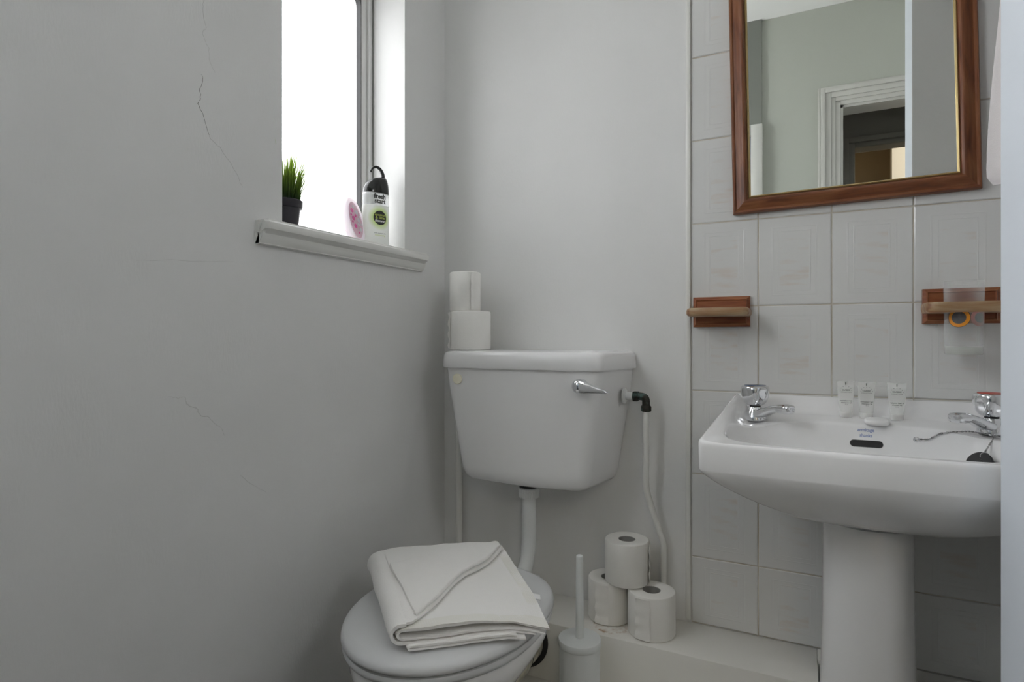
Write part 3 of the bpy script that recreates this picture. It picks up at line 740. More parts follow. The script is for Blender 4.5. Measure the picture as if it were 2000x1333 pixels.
# ------------------------------------------------------------------ wooden soap dish and tumbler holder
def backplate(w, h, t):
    rings = []
    for d, y in ((0, 0), (0, -0.010), (0.0055, -0.0135), (0.0075, -t), (0.0095, -t + 0.002)):
        rings.append([(d, y, d), (w - d, y, d), (w - d, y, h - d), (d, y, h - d)])
    return loft(rings)
dish = tag(empty('soap_dish', (0.720, -0.0015, 0.9755)), 'worn reddish wooden soap dish on the tiles near the painted edge bead', 'soap dish')
link('backplate', backplate(0.127, 0.0715, 0.0165), 'wood_red', dish, angle=20)
def tray_rings():
    # rounded-front slab with a shallow scoop, thickness rounded at the front
    W, D = 0.136, 0.094
    outl = []
    for cx, cy, a0 in ((W - 0.022, -D + 0.022, -PI / 2), ):
        pass
    def ol(ins):
        P = [(ins, -0.012)]
        for k in range(9):
            a = PI + PI / 2 * k / 8; P.append((0.020 + (0.020 - ins) * math.cos(a), -D + 0.020 + (0.020 - ins) * math.sin(a)))
        for k in range(9):
            a = 1.5 * PI + PI / 2 * k / 8; P.append((W - 0.020 + (0.020 - ins) * math.cos(a), -D + 0.020 + (0.020 - ins) * math.sin(a)))
        P.append((W - ins, -0.012))
        return P
    R = []
    for ins, z in ((0.006, 0.0), (0.002, 0.002), (0.0, 0.006), (0.0, 0.013), (0.002, 0.017), (0.006, 0.019), (0.012, 0.019), (0.016, 0.014)):
        R.append([(x - 0.005, y, z + 0.0235) for x, y in ol(ins)])
    return R
link('tray', loft(tray_rings()), 'wood_worn', dish, angle=50)
holder = tag(empty('tumbler_holder', (1.178, -0.0015, 0.9785)), 'wooden tumbler holder on the tiles carrying a drinking glass', 'tumbler holder')
link('backplate', backplate(0.127, 0.0715, 0.0165), 'wood_red', holder, angle=20)
GX, GY, GR = 1.2385 - 1.178, -0.0515 + 0.0015, 0.0325
def plate_with_hole(W, D, z0, z1, cx, cy, r, x0):
    seg = 64; o_ = []; i_ = []
    for k in range(seg):
        a = 2 * PI * k / seg; c, s = math.cos(a), math.sin(a)
        i_.append((cx + r * c, cy + r * s))
        # rounded rectangle hit
        hx = (W / 2) - 0.0; px, py = x0 + W / 2, -D / 2 - 0.006
        hw, hd = W / 2, D / 2 - 0.006
        rr = (abs(c / hw) ** 7 + abs(s / hd) ** 7) ** (-1 / 7)
        o_.append((px + rr * c, py + rr * s))
    def ring(P, q, ctr, z): return [(ctr[0] + (x - ctr[0]) * q, ctr[1] + (y - ctr[1]) * q, z) for x, y in P]
    oc, ic = (x0 + W / 2, -D / 2 - 0.006), (cx, cy)
    R = [ring(i_, 1.0, ic, z0), ring(o_, 0.96, oc, z0), ring(o_, 0.99, oc, z0 + 0.003), ring(o_, 1.0, oc, z0 + 0.008), ring(o_, 1.0, oc, z1 - 0.008), ring(o_, 0.99, oc, z1 - 0.003), ring(o_, 0.96, oc, z1), ring(i_, 1.0, ic, z1), ring(i_, 1.0, ic, z0)]
    return loft(R, False, False)
link('ring_shelf', plate_with_hole(0.136, 0.094, 0.0205, 0.0405, GX, GY, GR + 0.0012, -0.006), 'wood_worn', holder, angle=50)
gl = tag(empty('drinking_glass', (1.2385, -0.0515, 0.9175)), 'clear drinking glass with round orange and red decals hanging in the tumbler holder', 'glass')
link('glass_base', lathe([(0.0, 0.0), (0.029, 0.0), (0.0306, 0.002), (0.0306, 0.0145), (0.0, 0.0150)], 48), 'glass_base', gl, angle=50)
link('glass_body', lathe([(0.0, -0.0003), (0.029, -0.0003), (0.0310, 0.002), (0.0313, 0.014), (0.0322, 0.10), (0.0331, 0.142), (0.0331, 0.1435), (0.0322, 0.1435), (0.0318, 0.142), (0.0308, 0.10), (0.0298, 0.020), (0.0285, 0.0165), (0.0, 0.0155)], 56), 'glass', gl, angle=50)
def decal(ang0, zc, r, m, d=0.0003, hole=0.0):
    vs_, fs_ = [], []; n = 28
    for i in range(n):
        a = 2 * PI * i / n
        for rr in (hole, r):
            ph = ang0 + rr * math.cos(a) / 0.0322
            vs_.append(((0.0320 + d) * math.cos(ph), (0.0320 + d) * math.sin(ph), zc + rr * math.sin(a)))
        j = (i + 1) % n; fs_.append((2 * i, 2 * i + 1, 2 * j + 1, 2 * j))
    me = mesh(vs_, fs_); bm = bmesh.new(); bm.from_mesh(me); bmesh.ops.remove_doubles(bm, verts=bm.verts, dist=1e-6)
    ret = bmesh.ops.solidify(bm, geom=list(bm.faces), thickness=0.0003)
    return link('decal', bmesh_to(bm), m, gl, angle=None)
A0 = math.radians(-90 - 8)
decal(A0 - 0.30, 0.071, 0.0178, 'orange', 0.0006, 0.0118); decal(A0 - 0.30, 0.071, 0.0119, 'grey_decal', 0.0006, 0.0003)
decal(A0 - 0.30, 0.071, 0.0185, 'ink', 0.0006, 0.0177)
decal(math.radians(28), 0.072, 0.0175, 'red_decal', 0.0006, 0.010); decal(math.radians(28), 0.072, 0.0105, 'grey_decal', 0.0006, 0.0003)

# ------------------------------------------------------------------ hand towel hanging in the alcove
ht = tag(empty('hanging_towel', (1.344, -0.115, 1.243)), 'pale pinkish white towel hanging beside the mirror behind the partition', 'towel')
R = []
for i in range(41):
    f = i / 40; z = 0.62 * f
    hw = lerp(0.076, 0.050, smooth01(f)) - (0.010 * (1 - smooth01(f / 0.03)) if f < 0.03 else 0)
    ring = []
    for k in range(48):
        a = 2 * PI * k / 48; rr = 1 + 0.10 * math.sin(5 * a + 1.5 * f) + 0.05 * math.sin(9 * a - 2 * f)
        ring.append((hw * rr * math.cos(a), 0.034 * rr * math.sin(a), z + (0.012 * math.cos(a) * (1 - f) if f < 0.1 else 0)))
    R.append(ring)
link('towel_drape', loft(R), 'towel_pink', ht, angle=60)
hk = tag(link('towel_hook', joined([lathe([(0.018, 0.0), (0.018, 0.004), (0.008, 0.008), (0.006, 0.03)], 24, 'X', (0, 0, 0)), ]), 'chrome', None, (0, 0, 0)), 'chrome towel hook on the alcove wall above the hanging towel', 'hook')
hk.data.transform(Matrix.Rotation(PI, 4, 'Z')); hk.location = (1.42, -0.115, 1.86)

# ------------------------------------------------------------------ cistern
CX = 0.328
def cist_ring(z, fw, bw, d, r=0.022, rs=0.03):
    """front half-width fw at depth d, back half-width bw at the wall, rounded front corners"""
    P = [(-bw, 0.0)]
    cs = [(-bw, 0.0), (-fw, d), (fw, d), (bw, 0.0)]
    for i in (1, 2):
        p, q, s = Vector(cs[i - 1]), Vector(cs[i]), Vector(cs[i + 1])
        d0, d1 = (p - q).normalized(), (s - q).normalized()
        for k in range(11):
            t = k / 10; P.append(tuple((1 - t) ** 2 * (q + d0 * r) + 2 * t * (1 - t) * q + t * t * (q + d1 * r)))
        if i == 1:
            for k in range(1, 12):
                t = k / 12; x = lerp(-fw + r, fw - r, t); P.append((x, d + 0.010 * math.sin(PI * t)))
    P.append((bw, 0.0))
    for k in range(1, 6): P.append((lerp(bw, -bw, k / 6), 0.0))
    return [(CX + x, -y - 0.002, z) for x, y in P]
cis = tag(empty('toilet_cistern', (CX, 0, 0.585)), 'white ceramic low-level cistern on the back wall with chrome flush lever', 'cistern')
def sub(o):
    o.location = Vector(o.location) - o.parent.location; return o
sub(link('tank', loft([cist_ring(*a) for a in ((0.5765, 0.130, 0.150, 0.115, 0.03), (0.579, 0.148, 0.172, 0.140, 0.03), (0.585, 0.160, 0.187, 0.153, 0.03), (0.596, 0.168, 0.197, 0.160, 0.03), (0.615, 0.173, 0.203, 0.164, 0.03), (0.72, 0.188, 0.220, 0.172, 0.03), (0.82, 0.203, 0.236, 0.179, 0.03), (0.873, 0.209, 0.242, 0.182, 0.03))]), 'ceramic_soft', cis, angle=45))
sub(link('cistern_lid', loft([cist_ring(*a) for a in ((0.872, 0.212, 0.245, 0.184, 0.028), (0.8725, 0.215, 0.2485, 0.188, 0.028), (0.876, 0.2165, 0.250, 0.190, 0.028), (0.904, 0.2145, 0.248, 0.188, 0.028), (0.911, 0.2120, 0.246, 0.185, 0.028), (0.9145, 0.206, 0.241, 0.178, 0.028), (0.916, 0.190, 0.225, 0.160, 0.026), (0.9165, 0.14, 0.17, 0.12, 0.02))]), 'ceramic_soft', cis, angle=45))
yf = -0.190
sub(link('blanking_disc', lathe([(0.0135, -0.006), (0.0135, 0.002), (0.0120, 0.0032), (0.0, 0.0036)], 32, 'Y'), 'cream', cis, (0.161, yf + 0.004, 0.844)))
# lever: rosette, then a tapering paddle that swings right and forward
lv = sub(link('flush_lever', lathe([(0.0175, -0.008), (0.0175, 0.004), (0.0165, 0.010), (0.0135, 0.016), (0.008, 0.0195), (0.0, 0.0205)], 36, 'Y'), 'chrome', cis, (0.497, yf - 0.006, 0.838)))
R = []
for t, w, h in ((-0.004, 0.006, 0.0150), (0.010, 0.0085, 0.0160), (0.022, 0.0085, 0.0140), (0.034, 0.0070, 0.0112), (0.050, 0.0055, 0.0080), (0.066, 0.0045, 0.0055), (0.080, 0.0040, 0.0040), (0.084, 0.0025, 0.0022)):
    c = Vector((t * 0.93, -0.010 - 0.36 * t, -0.10 * t)); n_ = Vector((0.36, 0.93, 0)).normalized()
    R.append([tuple(c + n_ * (w * math.cos(a)) + Vector((0, 0, 1)) * (h * math.sin(a))) for a in [2 * PI * k / 20 for k in range(20)]])
link('lever_arm', loft(R), 'chrome', lv, angle=50)

# ------------------------------------------------------------------ inlet pipe with tarnished elbow
inl = tag(empty('inlet_pipe', (0.648, -0.03, 0.257)), 'thin white painted water pipe with tarnished elbow feeding the cistern', 'pipe')
IX, IY, IZ = 0.557, -0.050, 0.806
sub(link('backnut', lathe([(0.019, 0.0), (0.019, 0.004), (0.0165, 0.006), (0.0095, 0.0065), (0.0095, 0.026)], 28, 'X'), 'plastic', inl, (IX + 0.002, IY, IZ)))
el = joined([lathe([(0.0125, 0.0), (0.0135, 0.002), (0.0135, 0.012), (0.011, 0.014)], 6, 'X', (0, 0, 0)), tube(smooth_path([(0.010, 0, 0), (0.020, 0, 0), (0.028, 0, -0.002), (0.0315, 0, -0.009), (0.032, 0, -0.022)], 5), 0.0095, 16), lathe([(0.0105, -0.036), (0.0125, -0.034), (0.0128, -0.024), (0.0105, -0.021)], 8, 'Z', (0.032, 0, 0))])
sub(link('elbow', el, 'verdigris', inl, (IX + 0.026, IY, IZ), angle=40))
px_ = IX + 0.026 + 0.032
sub(link('supply_pipe', tube([(px_, IY, 0.776)] + smooth_path([(px_, IY, 0.74), (px_, -0.048, 0.66), (px_ - 0.001, -0.043, 0.585), (px_ + 0.010, -0.036, 0.535), (px_ + 0.028, -0.028, 0.475), (px_ + 0.036, -0.024, 0.445), (px_ + 0.036, -0.021, 0.40), (px_ + 0.036, -0.020, 0.2575)], 6), 0.0075, 16), 'pipe', inl))
# ------------------------------------------------------------------ flush pipe
fl = tag(empty('flush_pipe', (0.324, -0.10, 0.40)), 'wide white plastic flush pipe between cistern and toilet pan', 'pipe')
FX = 0.3235
sub(link('pipe_bend', tube([(FX, -0.098, 0.556), (FX, -0.098, 0.50)] + smooth_path([(FX, -0.098, 0.46), (FX, -0.099, 0.43), (FX, -0.106, 0.395), (FX, -0.125, 0.360), (FX, -0.155, 0.338), (FX, -0.215, 0.328)], 6), 0.0185, 24), 'plastic', fl))
nut = []
for z, r in ((0.538, 0.021), (0.539, 0.0255), (0.562, 0.0265), (0.564, 0.023)):
    nut.append([((r + (0.0007 if k % 2 else -0.0004)) * math.cos(2 * PI * k / 72) + FX, (r + (0.0007 if k % 2 else -0.0004)) * math.sin(2 * PI * k / 72) - 0.098, z) for k in range(72)])
sub(link('ribbed_nut', loft(nut), 'plastic', fl, angle=20))
sub(link('rubber_washer', lathe([(0.016, 0.5645), (0.0255, 0.565), (0.0245, 0.5715), (0.016, 0.5755)], 32, 'Z', (FX, -0.098, 0)), 'black', fl))
# overflow pipe painted into the corner
tag(link('corner_pipe', tube([(0.063, -0.020, 0.258), (0.063, -0.020, 0.62), (0.063, -0.020, 0.70)], 0.0095, 20), 'pipe'), 'thin painted vertical pipe in the wall corner below the cistern', 'pipe')

# ------------------------------------------------------------------ toilet pan, seat and lid
TXC, TYC = 0.333, -0.485
def egg(hw, fl_, bl, z, n=64, cx=TXC, cy=TYC):
    P = []
    for k in range(n):
        a = 2 * PI * k / n; c, s = math.cos(a), math.sin(a)
        L = bl if s > 0 else fl_
        e = 2.0 if s < 0 else 2.5
        r = (abs(c) ** e + abs(s) ** e) ** (-1 / e)
        P.append((cx + hw * r * c, cy + L * r * s, z))
    return P
pan = tag(empty('toilet_pan', (TXC, TYC, 0)), 'white toilet pan with closed rounded lid beneath the cistern', 'toilet')
sub(link('bowl', loft([egg(*a) for a in ((0.108, 0.16, 0.165, 0.0), (0.110, 0.162, 0.167, 0.015), (0.098, 0.145, 0.160, 0.05), (0.088, 0.128, 0.155, 0.14), (0.094, 0.140, 0.155, 0.21), (0.112, 0.165, 0.160, 0.26), (0.138, 0.192, 0.175, 0.30), (0.162, 0.214, 0.200, 0.335), (0.172, 0.222, 0.218, 0.355), (0.172, 0.222, 0.218, 0.378), (0.168, 0.218, 0.215, 0.384))]), 'ceramic', pan, angle=60))
sub(link('seat_ring', loft([egg(*a) for a in ((0.176, 0.227, 0.215, 0.386), (0.182, 0.233, 0.220, 0.389), (0.184, 0.236, 0.222, 0.396), (0.182, 0.234, 0.220, 0.402), (0.174, 0.225, 0.212, 0.4035))]), 'seat', pan, angle=60))
lidr = []
for s, z in ((0.955, 0.4065), (0.985, 0.4065), (1.0, 0.4095), (1.0, 0.415), (0.988, 0.421), (0.965, 0.4245), (0.92, 0.4275), (0.82, 0.4300), (0.65, 0.4318), (0.40, 0.4328), (0.15, 0.433)):
    lidr.append(egg(0.186 * s, 0.238 * s, 0.224 * s, z))
sub(link('lid', loft(lidr), 'seat', pan, angle=60))
sub(link('bumper', lathe([(0.008, 0.4033), (0.008, 0.4068)], 16, 'Z', (TXC - 0.12, TYC - 0.1, 0)), 'black', pan))
for s in (-1, 1):
    sub(link('hinge', joined([box((TXC + s * 0.075 - 0.016, TYC + 0.200, 0.384), (TXC + s * 0.075 + 0.016, TYC + 0.232, 0.412), 0.004)]), 'seat', pan))
# soil pipe with crusty joint running into the ledge
soil = tag(empty('soil_pipe', (0.333, -0.2, 0.19)), 'stained cream soil pipe joint behind the toilet pan', 'pipe')
sub(link('pipe_body', lathe([(0.052, 0.160), (0.058, 0.162), (0.058, 0.186), (0.0535, 0.189), (0.0535, 0.222), (0.060, 0.226), (0.062, 0.24), (0.062, 0.262), (0.055, 0.266), (0.052, 0.272), (0.052, 0.3265)], 40, 'Y', (0.333, 0.205, 0)), 'soil', soil))
sub(link('joint_gap', lathe([(0.0600, 0.1604), (0.0700, 0.1604), (0.0700, 0.1640), (0.0590, 0.1640)], 40, 'Y', (0.333, 0.205, 0)), 'black', soil))
sub(link('putty_ring', lathe([(0.0540, 0.2215), (0.0600, 0.2215), (0.0605, 0.2245), (0.0540, 0.2245)], 40, 'Y', (0.333, 0.205, 0)), 'verdigris', soil))

# ------------------------------------------------------------------ folded towel on the lid
BLc, BRc, FRc, FLc = Vector((0.107, -0.466)), Vector((0.330, -0.285)), Vector((0.553, -0.530)), Vector((0.352, -0.700))
def tw(s, b, z):
    p = (BLc * (1 - s) + BRc * s) * (1 - b) + (FLc * (1 - s) + FRc * s) * b
    sag = 0.016 * smooth01((s - 0.55) / 0.5) * (0.3 + 0.7 * b) + 0.010 * smooth01((b - 0.6) / 0.4)
    far = max(0.0, ((p.x - TXC) / 0.19) ** 2 + ((p.y - TYC) / 0.232) ** 2 - 1.0)
    drop = 0.028 * min(1, far)
    nz = 0.0034 * noise.noise(Vector((p.x * 14, p.y * 14, z * 30))) + 0.0012 * noise.noise(Vector((p.x * 45, p.y * 45, z * 60)))
    nx = 0.003 * noise.noise(Vector((p.x * 12 + 7, p.y * 12, z * 25)))
    base = 0.4335
    k = max(0.0, min(1.0, (z - base) / 0.045))
    return Vector((p.x + nx, p.y + nx * 0.6, z - sag * k - drop + nz * (0.4 + 0.6 * k)))
def sheet(path, b0, b1, thick, nb=40, end=None):
    """cloth ribbon: path of (s, z), swept from b0 to b1; end(s) may trim the far end"""
    pts = [Vector(p) for p in path]; n = len(pts)
    nor = []
    for i in range(n):
        t = pts[min(i + 1, n - 1)] - pts[max(i - 1, 0)]; t = Vector((t.x * 0.30, t.y)).normalized(); nor.append(Vector((-t.y / 0.30, t.x)))
    loop = []
    for i in range(n): loop.append(pts[i] + nor[i] * thick / 2)
    for k in range(1, 4):      # rounded end
        pass
    for i in range(n - 1, -1, -1): loop.append(pts[i] - nor[i] * thick / 2)
    rings_ = []
    for j in range(nb + 1):
        f = j / nb; edge = min(f, 1 - f) * nb
        q = 0.72 if edge < 0.5 else 1.0
        ring = []
        for i, p in enumerate(loop):
            m_ = pts[i if i < n else 2 * n - 1 - i]
            v = m_ + (p - m_) * q
            b = lerp(b0, b1 if end is None else end(m_.x), f)
            ring.append(tuple(tw(v.x, b, v.y)))
        rings_.append(ring)
    return loft(rings_)
def upath(s_l, s_rb, s_rt, z0, z1, n=26):
    r = (z1 - z0) / 2; out = []
    for i in range(n): out.append((lerp(s_rb, s_l + r / 0.30, i / n), z0))
    for k in range(13):
        a = -PI / 2 - PI * k / 12; out.append((s_l + r / 0.30 + r / 0.30 * math.cos(a), (z0 + z1) / 2 + r * math.sin(a)))
    for i in range(1, n + 1): out.append((lerp(s_l + r / 0.30, s_rt, i / n), z1))
    return out
towel = tag(empty('folded_towel', (0.33, -0.49, 0.433)), 'white towel folded in layers lying on the closed toilet lid', 'towel')
def diag(s): return max(0.02, min(1.0, 1.0 - 0.97 * max(0.0, s - 0.13) - 0.02 * math.sin(14 * s)))
L1 = upath(0.0, 0.93, 0.98, 0.4475, 0.484)
# the upper leaf of the outer fold ends on a diagonal
def end_outer(i_s): return 1.0
low = [p for p in L1 if p[1] < 0.4839 or p[0] < 0.10]
meshes = [
    sheet(upath(0.10, 0.86, 0.80, 0.4370, 0.4435), 0.03, 1.02, 0.006),
    sheet(upath(0.04, 1.0, 1.03, 0.4565, 0.4745), 0.0, 1.0, 0.007),
    sheet(low, 0.0, 1.0, 0.0075),
]
top_leaf = [(lerp(0.085, 0.995, i / 40), 0.4838) for i in range(41)]
def sheet_tri(path, endf, thick, z_extra=lambda s, b: 0.0, startf=lambda s: 0.0, nb=40):
    vs_, fs_ = [], []; n = len(path)
    for side in (1, -1):
        for i, (s, z) in enumerate(path):
            for j in range(nb + 1):
                f = j / nb; b = lerp(startf(s), endf(s), f)
                e = min(1.0, min(f, 1 - f) * nb / 2.0 + 0.25, min(i, n - 1 - i) / 2.0 + 0.25)
                vs_.append(tw(s, b, z + z_extra(s, b) + side * thick / 2 * math.sqrt(e)))
    st = n * (nb + 1)
    for i in range(n - 1):
        for j in range(nb):
            a = i * (nb + 1) + j; b = a + nb + 1
            fs_.append((a, a + 1, b + 1, b)); fs_.append((st + a, st + b, st + b + 1, st + a + 1))
    for i in range(n - 1):
        for j in (0, nb):
            a = i * (nb + 1) + j; b = a + nb + 1; fs_.append((a, b, st + b, st + a))
    for j in range(nb):
        for i in (0, n - 1):
            a = i * (nb + 1) + j; fs_.append((a, a + 1, st + a + 1, st + a))
    me = mesh(vs_, fs_); bm = bmesh.new(); bm.from_mesh(me); return bmesh_to(bm)
meshes.append(sheet_tri(top_leaf, diag, 0.0078))
# corner flap laid back over the top leaf: a triangle whose long side is the diagonal fold
flap = [(0.10 + 0.885 * (i / 60) ** 1.35, 0.4918) for i in range(61)]
def flap_start(s): return max(0.0, 0.345 - 0.33 * (s - 0.10))
def flap_end(s): return max(flap_start(s) + 0.006, min(diag(s) - 0.012, 0.36 + 6.6 * (s - 0.10) ** 0.9))
meshes.append(sheet_tri(flap, flap_end, 0.0075, lambda s, b: 0.002 * math.sin(6 * b), flap_start))
sub(link('towel_layers', joined(meshes), 'towel', towel, angle=70))
# woven hem bands along the open front edges and the stitched side seam
def hem(path, b0, b1, lift):
    vs_, fs_ = [], []; nb = 5
    for i, (s, z) in enumerate(path):
        for j in range(nb + 1):
            vs_.append(tw(s, lerp(b0, b1, j / nb), z + lift + 0.0006 * (1 if i % 2 else -1) * (1 if 0 < j < nb else 0)))
    for i in range(len(path) - 1):
        for j in range(nb):
            a = i * (nb + 1) + j; fs_.append((a, a + 1, a + nb + 2, a + nb + 1))
    me = mesh(vs_, fs_); bm = bmesh.new(); bm.from_mesh(me); bmesh.ops.solidify(bm, geom=list(bm.faces), thickness=0.001); return bmesh_to(bm)
sub(link('hem', hem([(lerp(0.06, 1.02, i / 120), 0.4745) for i in range(121)], 0.93, 1.003, 0.0040), 'hem', towel, angle=70))
sub(link('hem', hem([(lerp(0.955, 1.03, i / 12), 0.4745) for i in range(13)], 0.03, 0.99, 0.0040), 'hem', towel, angle=70))
lt = tw(1.03, 0.72, 0.474)
sub(link('care_label', box((-0.002, -0.009, -0.0006), (0.014, 0.009, 0.0006), 0.0003), 'white_ink', towel, tuple(lt), (0.1, 0.25, 0.5)))

# ------------------------------------------------------------------ toilet rolls
def toilet_roll(x, y, z, r, h, rc, label, group, tail=0.0, rz=0.0):
    t = tag(empty('toilet_roll', (x, y, z), (0, 0, rz)), label, 'toilet roll', group)
    seg = 72
    prof_ = [(rc, 0.001), (rc, h - 0.001), (rc + 0.002, h - 0.0002), (r - 0.004, h), (r - 0.0015, h - 0.001), (r, h - 0.004), (r, 0.004), (r - 0.0015, 0.001), (r - 0.004, 0.0), (rc + 0.002, 0.0)]
    me = lathe_open(prof_, seg)
    for v in me.vertices:
        a = math.atan2(v.co.y, v.co.x); rr = math.hypot(v.co.x, v.co.y)
        if rr > r * 0.8:
            k = 1 + 0.012 * math.sin(2 * a + x * 30) + 0.006 * noise.noise(Vector((math.cos(a) * 3 + x * 9, math.sin(a) * 3, v.co.z * 20)))
            v.co.x *= k; v.co.y *= k
    link('paper', me, 'paper', t, angle=40)
    link('core', lathe_open([(rc - 0.0012, 0.002), (rc - 0.0012, h - 0.0015), (rc + 0.0006, h - 0.001), (rc + 0.0006, 0.002)], 40), 'core', t, angle=40)
    vs_, fs_ = [], []
    for i in range(13):
        a = math.radians(tail) + i * 0.05
        lift = 0.0012 + 0.0025 * max(0, 1 - i / 4)
        for k in range(13):
            zz = lerp(0.004, h - 0.003, k / 12)
            kk = 1.012 * r + lift * (1 + 0.6 * math.sin(k * 1.7)); vs_.append((kk * math.cos(a), kk * math.sin(a), zz))
        if i:
            for k in range(12):
                q = (i - 1) * 13 + k; fs_.append((q, q + 1, q + 14, q + 13))
    me = mesh(vs_, fs_); bm = bmesh.new(); bm.from_mesh(me); bmesh.ops.solidify(bm, geom=list(bm.faces), thickness=0.0004)
    link('loose_sheet', bmesh_to(bm), 'paper', t, angle=60)
    return t
TL = 0.9172
toilet_roll(0.147, -0.098, TL, 0.0560, 0.1040, 0.021, 'fat white toilet roll standing on the cistern lid under a slimmer roll', 'rolls stacked on the cistern', 200)
toilet_roll(0.131, -0.098, TL + 0.1045, 0.0425, 0.1060, 0.021, 'slim part-used toilet roll on top of the stack on the cistern lid', 'rolls stacked on the cistern', 320)
LZ = 0.2575
toilet_roll(0.527, -0.064, LZ, 0.0520, 0.1010, 0.0205, 'toilet roll on the ledge at the back, half hidden by the roll piled above', 'rolls piled on the ledge', 250)
toilet_roll(0.638, -0.092, LZ, 0.0545, 0.1000, 0.0210, 'toilet roll on the ledge in front, nearest the tiles', 'rolls piled on the ledge', 245)
toilet_roll(0.574, -0.074, LZ + 0.1025, 0.0530, 0.1020, 0.0205, 'toilet roll resting on top of the two rolls on the ledge', 'rolls piled on the ledge', 350)

# ------------------------------------------------------------------ toilet brush
br = tag(empty('toilet_brush', (0.507, -0.224, 0.1185)), 'pale plastic toilet brush in a round lidded holder by the ledge', 'toilet brush')
link('holder', lathe([(0.044, 0.0), (0.0455, 0.002), (0.0455, 0.145), (0.043, 0.147)], 48), 'brush', br)
link('holder_lid', lathe([(0.0470, 0.1405), (0.0478, 0.1420), (0.0478, 0.1540), (0.0468, 0.1556), (0.0440, 0.1560), (0.012, 0.1572)], 48), 'brush', br)
link('handle', lathe([(0.0095, 0.155), (0.0090, 0.25), (0.0080, 0.336), (0.0078, 0.3395), (0.0068, 0.3408), (0.0, 0.3410)], 28), 'brush', br)

# ------------------------------------------------------------------ things on the window board
SZ = 1.1868
plant = tag(empty('potted_grass', (-0.058, -0.545, SZ)), 'artificial grass tuft in a small black pot on the window board', 'potted plant')
link('pot', lathe([(0.0, 0.0), (0.0255, 0.0), (0.0265, 0.002), (0.0310, 0.046), (0.0345, 0.0465), (0.0355, 0.0485), (0.0365, 0.062), (0.0355, 0.0635), (0.0335, 0.0630), (0.0325, 0.056), (0.0, 0.055)], 40), 'pot', plant)
bm = bmesh.new(); rg = random.Random(9)
for i in range(420):
    a = rg.uniform(0, 2 * PI); rr = 0.030 * math.sqrt(rg.random()); h = rg.uniform(0.080, 0.136) * (1.0 - 0.25 * (rr / 0.03) ** 2)
    x0, y0 = rr * math.cos(a), rr * math.sin(a); lean = rg.uniform(0.1, 0.45) * (rr / 0.03) + rg.uniform(0, 0.10)
    if rg.random() < 0.06: lean += 0.35
    ta = a + rg.uniform(-0.6, 0.6); w = rg.uniform(0.0011, 0.0019); pa_ = rg.uniform(0, PI); wx, wy = w * math.cos(pa_), w * math.sin(pa_)
    prev = None
    for k in range(5):
        t = k / 4; d = lean * h * t ** 1.8; c = Vector((x0 + d * math.cos(ta), y0 + d * math.sin(ta), 0.054 + h * t)); ww = (1 - t) ** 0.6
        if c.x < -0.050: c.x = -0.050
        v = (bm.verts.new(c + Vector((wx * ww, wy * ww, 0))), bm.verts.new(c - Vector((wx * ww + 1e-5, wy * ww, 0))))
        if prev: bm.faces.new((prev[0], prev[1], v[1], v[0]))
        prev = v
go = link('grass_blades', bmesh_to(bm), 'grass', plant, angle=60); go['kind'] = 'stuff'
# air freshener: upright oval shell leaning on the casement
af = tag(empty('air_freshener', (-0.050, -0.321, SZ + 0.0012), (0, math.radians(-13), math.radians(9))), 'white and pink oval air freshener with dotted vents leaning by the window', 'air freshener')
def oval(d, hw, hh, zc=0.060, n=48): return [(d, hw * math.cos(2 * PI * k / n), zc + hh * math.sin(2 * PI * k / n)) for k in range(n)]
link('case', loft([oval(-0.016, 0.020, 0.040), oval(-0.013, 0.031, 0.052), oval(-0.004, 0.0375, 0.0595), oval(0.002, 0.0385, 0.0605), oval(0.007, 0.0375, 0.0592), oval(0.0095, 0.0345, 0.0555), oval(0.0075, 0.0290, 0.0500)]), 'fresh_case', af, angle=60)
face = link('vent_face', loft([oval(0.0060, 0.0285, 0.0490), oval(0.0088, 0.0265, 0.0465), oval(0.0098, 0.0200, 0.0380), oval(0.0102, 0.0080, 0.016)]), 'fresh_face', af, angle=60)
for k, (y, z, r, m) in enumerate(((-0.004, 0.094, 0.0042, 'fresh_case'), (-0.013, 0.082, 0.0060, 'pink'), (0.006, 0.080, 0.0058, 'fresh_case'), (0.0165, 0.070, 0.0040, 'fresh_case'), (-0.002, 0.070, 0.0040, 'pink'), (-0.013, 0.062, 0.0062, 'pink'), (0.0085, 0.060, 0.0058, 'fresh_case'), (0.019, 0.050, 0.0040, 'fresh_case'), (0.004, 0.048, 0.0046, 'fresh_case'), (-0.010, 0.042, 0.0058, 'pink'), (0.0105, 0.036, 0.0054, 'fresh_case'), (0.000, 0.026, 0.0030, 'pink'), (-0.020, 0.070, 0.0030, 'pink'), (-0.0195, 0.052, 0.0032, 'pink'))):
    rad = math.hypot(y / 0.0285, (z - 0.06) / 0.049); d0 = 0.0102 - 0.0013 * rad ** 2
    link('vent_dot', lathe([(r, -0.002), (r, 0.0003), (r * 0.9, 0.0008), (0.0, 0.0009)], 18, 'X'), m, face, (d0, y, z))
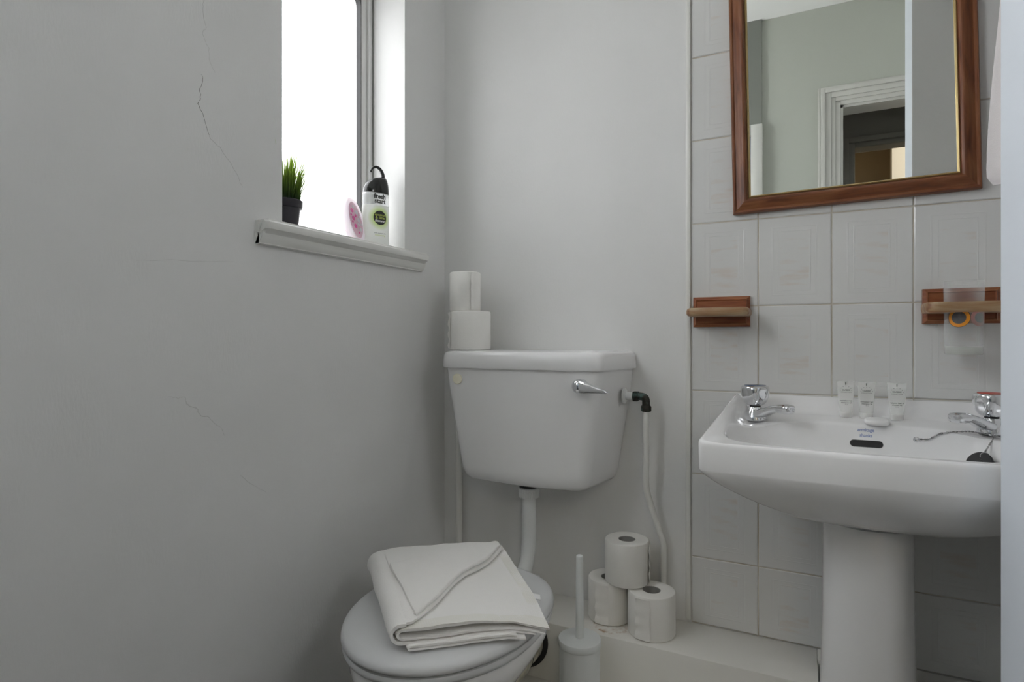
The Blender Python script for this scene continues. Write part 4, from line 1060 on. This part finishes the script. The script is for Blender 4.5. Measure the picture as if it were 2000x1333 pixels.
# shower gel bottle with hook cap
bt = tag(empty('shower_gel_bottle', (-0.044, -0.259, SZ), (0, 0, math.radians(70))), 'shower gel bottle with black hook cap and lime printed badge by the reveal', 'bottle')
def ell(a_, b_, z, n=56, cx=0.0): return [(cx + a_ * math.copysign(abs(math.cos(2 * PI * k / n)) ** 0.85, math.cos(2 * PI * k / n)), b_ * math.copysign(abs(math.sin(2 * PI * k / n)) ** 0.85, math.sin(2 * PI * k / n)), z) for k in range(n)]
BA, BB = 0.0360, 0.0210
link('bottle_body', loft([ell(BA - 0.003, BB - 0.003, 0.0), ell(BA - 0.0008, BB - 0.0008, 0.0015), ell(BA, BB, 0.004), ell(BA, BB, 0.1075), ]), 'bottle_white', bt, angle=60)
link('clear_shoulder', loft([ell(BA, BB, 0.1078), ell(BA, BB, 0.138), ell(BA - 0.001, BB - 0.001, 0.142)]), 'bottle_clear', bt, angle=60)
cap = link('hook_cap', loft([ell(0.0350, 0.0205, 0.1375), ell(0.0355, 0.0208, 0.141), ell(0.0345, 0.0200, 0.152, cx=0.0008), ell(0.0315, 0.0185, 0.163, cx=0.003), ell(0.0265, 0.0160, 0.172, cx=0.0065), ell(0.0195, 0.0125, 0.179, cx=0.0115), ell(0.0115, 0.0085, 0.184, cx=0.0170), ell(0.006, 0.005, 0.186, cx=0.0190)]), 'black_gloss', bt, angle=60)
hp = smooth_path([(0.0205, 0, 0.176), (0.0215, 0, 0.186), (0.0195, 0, 0.196), (0.0135, 0, 0.2055), (0.004, 0, 0.2105), (-0.006, 0, 0.2085), (-0.0125, 0, 0.2015), (-0.015, 0, 0.195)], 6)
link('hook', tube(hp, [lerp(0.0066, 0.0026, (i / (len(hp) - 1)) ** 0.6) for i in range(len(hp))], 14), 'black_gloss', cap, angle=60)
link('cap_band', loft([ell(0.0352, 0.0206, 0.1368), ell(0.0358, 0.0212, 0.1376), ell(0.0352, 0.0206, 0.1384)], True, True), 'chrome', cap, angle=60)
def on_bottle(zc, d=0.0004):
    def f(x, z):
        c = min(0.999, abs(x) / BA) ** (1 / 0.85); s = math.sqrt(1 - c * c) ** 0.85
        return (x, -BB * s - d, zc + z)
    return f
link('print', joined([text('fresh', 0.0170, on_bottle(0.1290), 0.0006), text('start', 0.0170, on_bottle(0.1170), 0.0006)]), 'ink', bt, angle=None)
bm = bmesh.new(); f = on_bottle(0.074, 0.0003); ctr = [bm.verts.new(f(0, 0))]
prev = None
for rr in (0.007, 0.013, 0.0185):
    ring = [bm.verts.new(f(rr * math.cos(2 * PI * k / 40), rr * math.sin(2 * PI * k / 40))) for k in range(40)]
    for k in range(40):
        if prev: bm.faces.new((prev[k], prev[(k + 1) % 40], ring[(k + 1) % 40], ring[k]))
        else: bm.faces.new((ctr[0], ring[(k + 1) % 40], ring[k]))
    prev = ring
badge = link('badge', bmesh_to(bm), 'ink', bt, angle=None)
link('badge_print', joined([text('coconut', 0.0093, on_bottle(0.0815, 0.0006), 0.0002), text('& lime', 0.0105, on_bottle(0.0740, 0.0006), 0.0002)]), 'green_ink', badge, angle=None)
link('badge_print', text('shower', 0.0095, on_bottle(0.0660, 0.0006), 0.0003), 'white_ink', badge, angle=None)
link('print', text('with essential oils', 0.0046, on_bottle(0.0340)), 'ink', bt, angle=None)
link('print', text('moisturising', 0.0060, on_bottle(0.0290)), 'green_ink', bt, angle=None)
